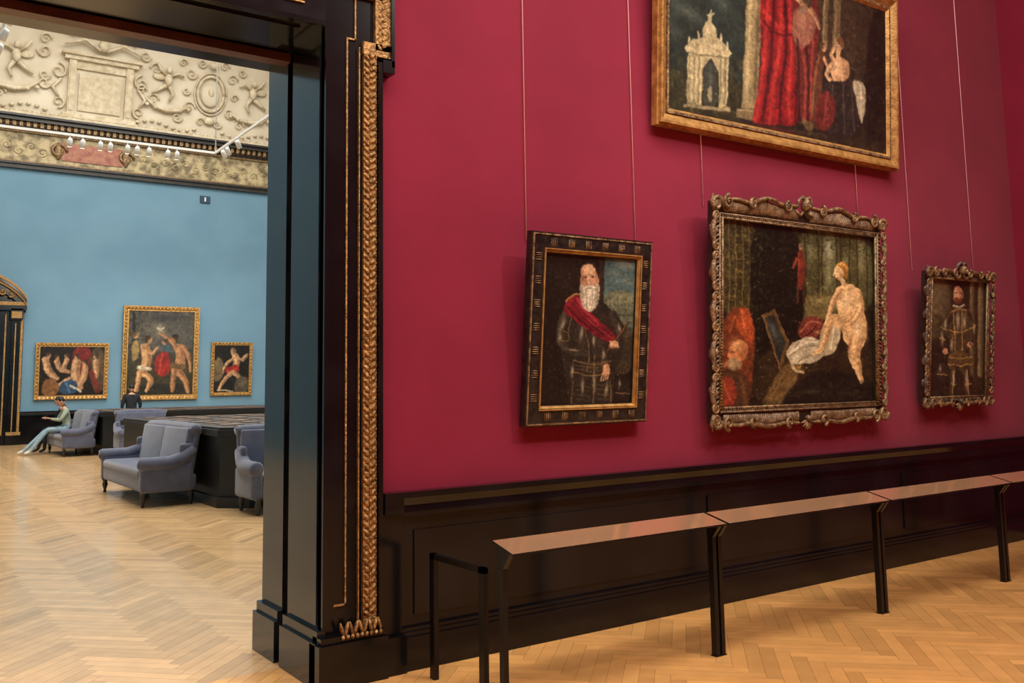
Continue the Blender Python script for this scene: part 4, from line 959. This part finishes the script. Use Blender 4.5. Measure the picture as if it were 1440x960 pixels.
def seated(name,top,leg,shoe,loc,rotz,hair='short',legs_out=True):
    k=.98 if legs_out else .58
    J={'pelvis':(0,0,.66),'waist':(0,.03,.82),'chest':(0,-.0,1.02),'neckb':(0,-.05,1.17),'neck':(0,-.09,1.25),
       'sl':(-.17,-.03,1.12),'sr':(.17,-.03,1.12),'el':(-.25,-.17,.88),'er':(.25,-.17,.88),'wl':(-.09,-.37,.92),'wr':(.09,-.37,.92),
       'hl':(-.1,-.03,.63),'hr':(.1,-.03,.63),'kl':(-.13,-.46,.62),'kr':(.14,-.46,.65),'al':(-.12,-k,.10),'ar':(.16,-k+.12,.10),'tl':(-.14,-k-.14,.05),'tr':(.19,-k-.02,.05)}
    R={'pelvis':(.15,.12),'waist':(.15,.11),'chest':(.17,.12),'neckb':(.08,.07),'neck':.052,'sl':.075,'sr':.075,'el':.052,'er':.052,'wl':.03,'wr':.03,
       'hl':.09,'hr':.09,'kl':.066,'kr':.066,'al':.045,'ar':.045,'tl':(.045,.035),'tr':(.045,.035)}
    B=[('pelvis','waist'),('waist','chest'),('chest','neckb'),('neckb','neck'),('chest','sl'),('chest','sr'),('sl','el'),('sr','er'),('el','wl'),('er','wr'),
       ('pelvis','hl'),('pelvis','hr'),('hl','kl'),('hr','kr'),('kl','al'),('kr','ar'),('al','tl'),('ar','tr')]
    def mo(a,b):
        if b=='neck': return 0
        if b in('tl','tr'): return 6
        if (a=='pelvis' and b!='waist') or b[0] in 'ka': return 2
        return 1
    def ex(w):
        w.rbox((0,-.47,.98),(.04,.006,.075),.005,5)
    return person(name,J,R,B,mo,[SKIN,top,leg,HAIR,mat('lips',(150,84,76),.5),mat('eye_dark',(30,24,22),.3),shoe],((0,-.14,1.37),.45,0),hair,loc,rotz,
        hands=(((-.085,-.385,.925),(.3,-1,.35)),((.085,-.385,.925),(-.3,-1,.35))),extra=ex)
SAGE=mat('sage_sweater',(160,168,146),.9,col2=(140,150,128),scale=12); JEAN=mat('light_jeans',(150,174,184),.85,col2=(128,154,168),scale=14)
SHOE=mat('shoe',(205,200,190),.6); BK=mat('black_cloth',(22,22,26),.85,col2=(34,34,38),scale=10)
seated('person_seated_man',SAGE,JEAN,SHOE,(4.33,22.2,0),-pi/2)
seated('person_seated_woman',BK,BK,BK,(4.36,22.8,0),-pi/2,'long',False)
def standing(name,top,leg,loc,rotz):
    J={'pelvis':(0,0,.98),'waist':(0,.0,1.14),'chest':(0,0,1.34),'neckb':(0,.0,1.50),'neck':(0,-.01,1.58),'sl':(-.19,0,1.46),'sr':(.19,0,1.46),'el':(-.27,.02,1.18),'er':(.27,.02,1.18),
       'wl':(-.25,-.08,.93),'wr':(.25,-.08,.93),'hl':(-.1,0,.95),'hr':(.1,0,.95),'kl':(-.11,-.01,.52),'kr':(.11,-.01,.52),'al':(-.12,.02,.1),'ar':(.12,.02,.1),'tl':(-.14,-.13,.045),'tr':(.14,-.13,.045)}
    R={'pelvis':(.17,.13),'waist':(.16,.12),'chest':(.19,.13),'neckb':(.09,.08),'neck':.055,'sl':.085,'sr':.085,'el':.056,'er':.056,'wl':.032,'wr':.032,'hl':.10,'hr':.10,'kl':.068,'kr':.068,'al':.045,'ar':.045,'tl':(.045,.035),'tr':(.045,.035)}
    B=[('pelvis','waist'),('waist','chest'),('chest','neckb'),('neckb','neck'),('chest','sl'),('chest','sr'),('sl','el'),('sr','er'),('el','wl'),('er','wr'),('pelvis','hl'),('pelvis','hr'),('hl','kl'),('hr','kr'),('kl','al'),('kr','ar'),('al','tl'),('ar','tr')]
    def mo(a,b):
        if b=='neck': return 0
        if b in('tl','tr'): return 6
        if (a=='pelvis' and b!='waist') or b[0] in 'ka': return 2
        return 1
    return person(name,J,R,B,mo,[SKIN,top,leg,HAIR,MATS['lips'],MATS['eye_dark'],BK],((0,-.02,1.70),.1,0),'short',loc,rotz,hands=(((-.25,-.09,.91),(0,-.3,-1)),((.25,-.09,.91),(0,-.3,-1))))
standing('person_standing_visitor',BK,BK,(6.75,25.8,0),pi)

# ---------------------------------------------------------------- track lights
def track(name,p0,p1,spots,aim):
    w=MB(name,[WHITE,mat('lamp_lens',(255,250,235),.3,emit=((255,246,225),4))])
    p0=Vector(p0);p1=Vector(p1); d=(p1-p0).normalized()
    a=Vector((min(p0.x,p1.x)-.02,min(p0.y,p1.y)-.02,p0.z)); b=Vector((max(p0.x,p1.x)+.02,max(p0.y,p1.y)+.02,p0.z+.05))
    w.box(a.x,b.x,a.y,b.y,a.z,b.z)
    L=(p1-p0).length; n=max(2,int(L/4)+1)
    for i in range(n):
        q=p0+d*L*i/(n-1); w.tube([(q.x,q.y,q.z),(q.x,q.y,14.9)],.006,0,5)
    ad=Vector(aim).normalized()
    for s in spots:
        q=p0+d*s
        w.tube([(q.x,q.y,q.z),(q.x,q.y,q.z-.09)],.012,0,6)
        c=q+Vector((0,0,-.15))
        w.tube([c-ad*.10,c-ad*.07,c+ad*.08],[.03,.05,.055],0,10); w.tube([c+ad*.078,c+ad*.085],[.045,.045],1,10)
    return w.build()
track('track_light_rail',(-1.5,15.9,7),(6.25,15.9,7),[4.7,4.95,5.3,5.5,5.85,6.05,6.3,6.7,6.9],(0,.35,-.94))
track('track_light_rail',(6.25,15.85,7),(6.25,6,7),[.6,.9,1.6],(.5,.5,-.7))
track('track_light_rail',(1.35,15.8,7),(1.35,6,7),[5.2,5.9,6.6],(-.3,.7,-.7))
w=MB('exit_sign',[mat('sign_dark',(30,60,84),.5),WHITE]); w.box(9.35,9.7,YB-.05,YB,8.25,8.5,0); w.box(9.5,9.55,YB-.06,YB-.05,8.3,8.45,1); w.build()

# ---------------------------------------------------------------- lights
def area(name,loc,sx,sy,power,col,rot=(0,0,0)):
    l=bpy.data.lights.new(name,'AREA'); l.shape='RECTANGLE'; l.size=sx;l.size_y=sy;l.energy=power;l.color=col
    o=bpy.data.objects.new(name,l); o.location=loc;o.rotation_euler=rot; scn.collection.objects.link(o)
area('skylight_red_room',(2.5,-4.4,8.6),10,4.6,1120,(1,.94,.86))
area('skylight_blue_room',(5.5,14,14.8),12,19,4600,(1,.96,.9))
def spot(name,loc,tgt,power,ang,blend=.9,col=(1,.93,.82),rad=.1):
    l=bpy.data.lights.new(name,'SPOT'); l.energy=power;l.spot_size=math.radians(ang);l.spot_blend=blend;l.color=col;l.shadow_soft_size=rad
    o=bpy.data.objects.new(name,l); o.location=loc
    o.rotation_euler=(Vector(tgt)-Vector(loc)).to_track_quat('-Z','Y').to_euler(); scn.collection.objects.link(o)
spot('spot_wall_1',(5.4,-4.2,6.5),(3.2,0,2.3),420,52)
spot('spot_wall_2',(8.3,-4.2,6.5),(6.3,0,2.3),360,46)
spot('spot_wall_3',(9.6,-3.6,6.5),(8.6,0,2.2),180,36)
spot('spot_wall_4',(7.4,-4.6,7.2),(6.3,0,4.4),240,42)
for i,x in enumerate((5.4,8.1,10.6)): spot('spot_far_%d'%i,(x-.5,15.9,6.7),(x,YB,2.8),1100,34)
wd=bpy.data.worlds.new('World'); scn.world=wd; wd.use_nodes=True; wd.node_tree.nodes['Background'].inputs[0].default_value=(.5,.5,.55,1); wd.node_tree.nodes['Background'].inputs[1].default_value=.3

# ---------------------------------------------------------------- camera
F=1300.;CX=720.;CY=392.
h=math.radians(55.33);p=math.atan(147/1300);r=0.0165
fw=Vector((math.cos(h)*math.cos(p),math.sin(h)*math.cos(p),math.sin(p)))
rt=Vector((math.sin(h),-math.cos(h),0));up=rt.cross(fw)
rr=rt*math.cos(r)-up*math.sin(r);uu=rt*math.sin(r)+up*math.cos(r)
cam=bpy.data.cameras.new('camera'); co=bpy.data.objects.new('camera',cam); scn.collection.objects.link(co)
M=Matrix((rr,uu,-fw)).transposed().to_4x4(); M.translation=Vector((0,-5.05,1.65)); co.matrix_world=M
cam.sensor_fit='HORIZONTAL'; cam.sensor_width=36; cam.lens=36*F/1440
cam.shift_y=-(480-CY)/1440; cam.clip_end=200
scn.camera=co
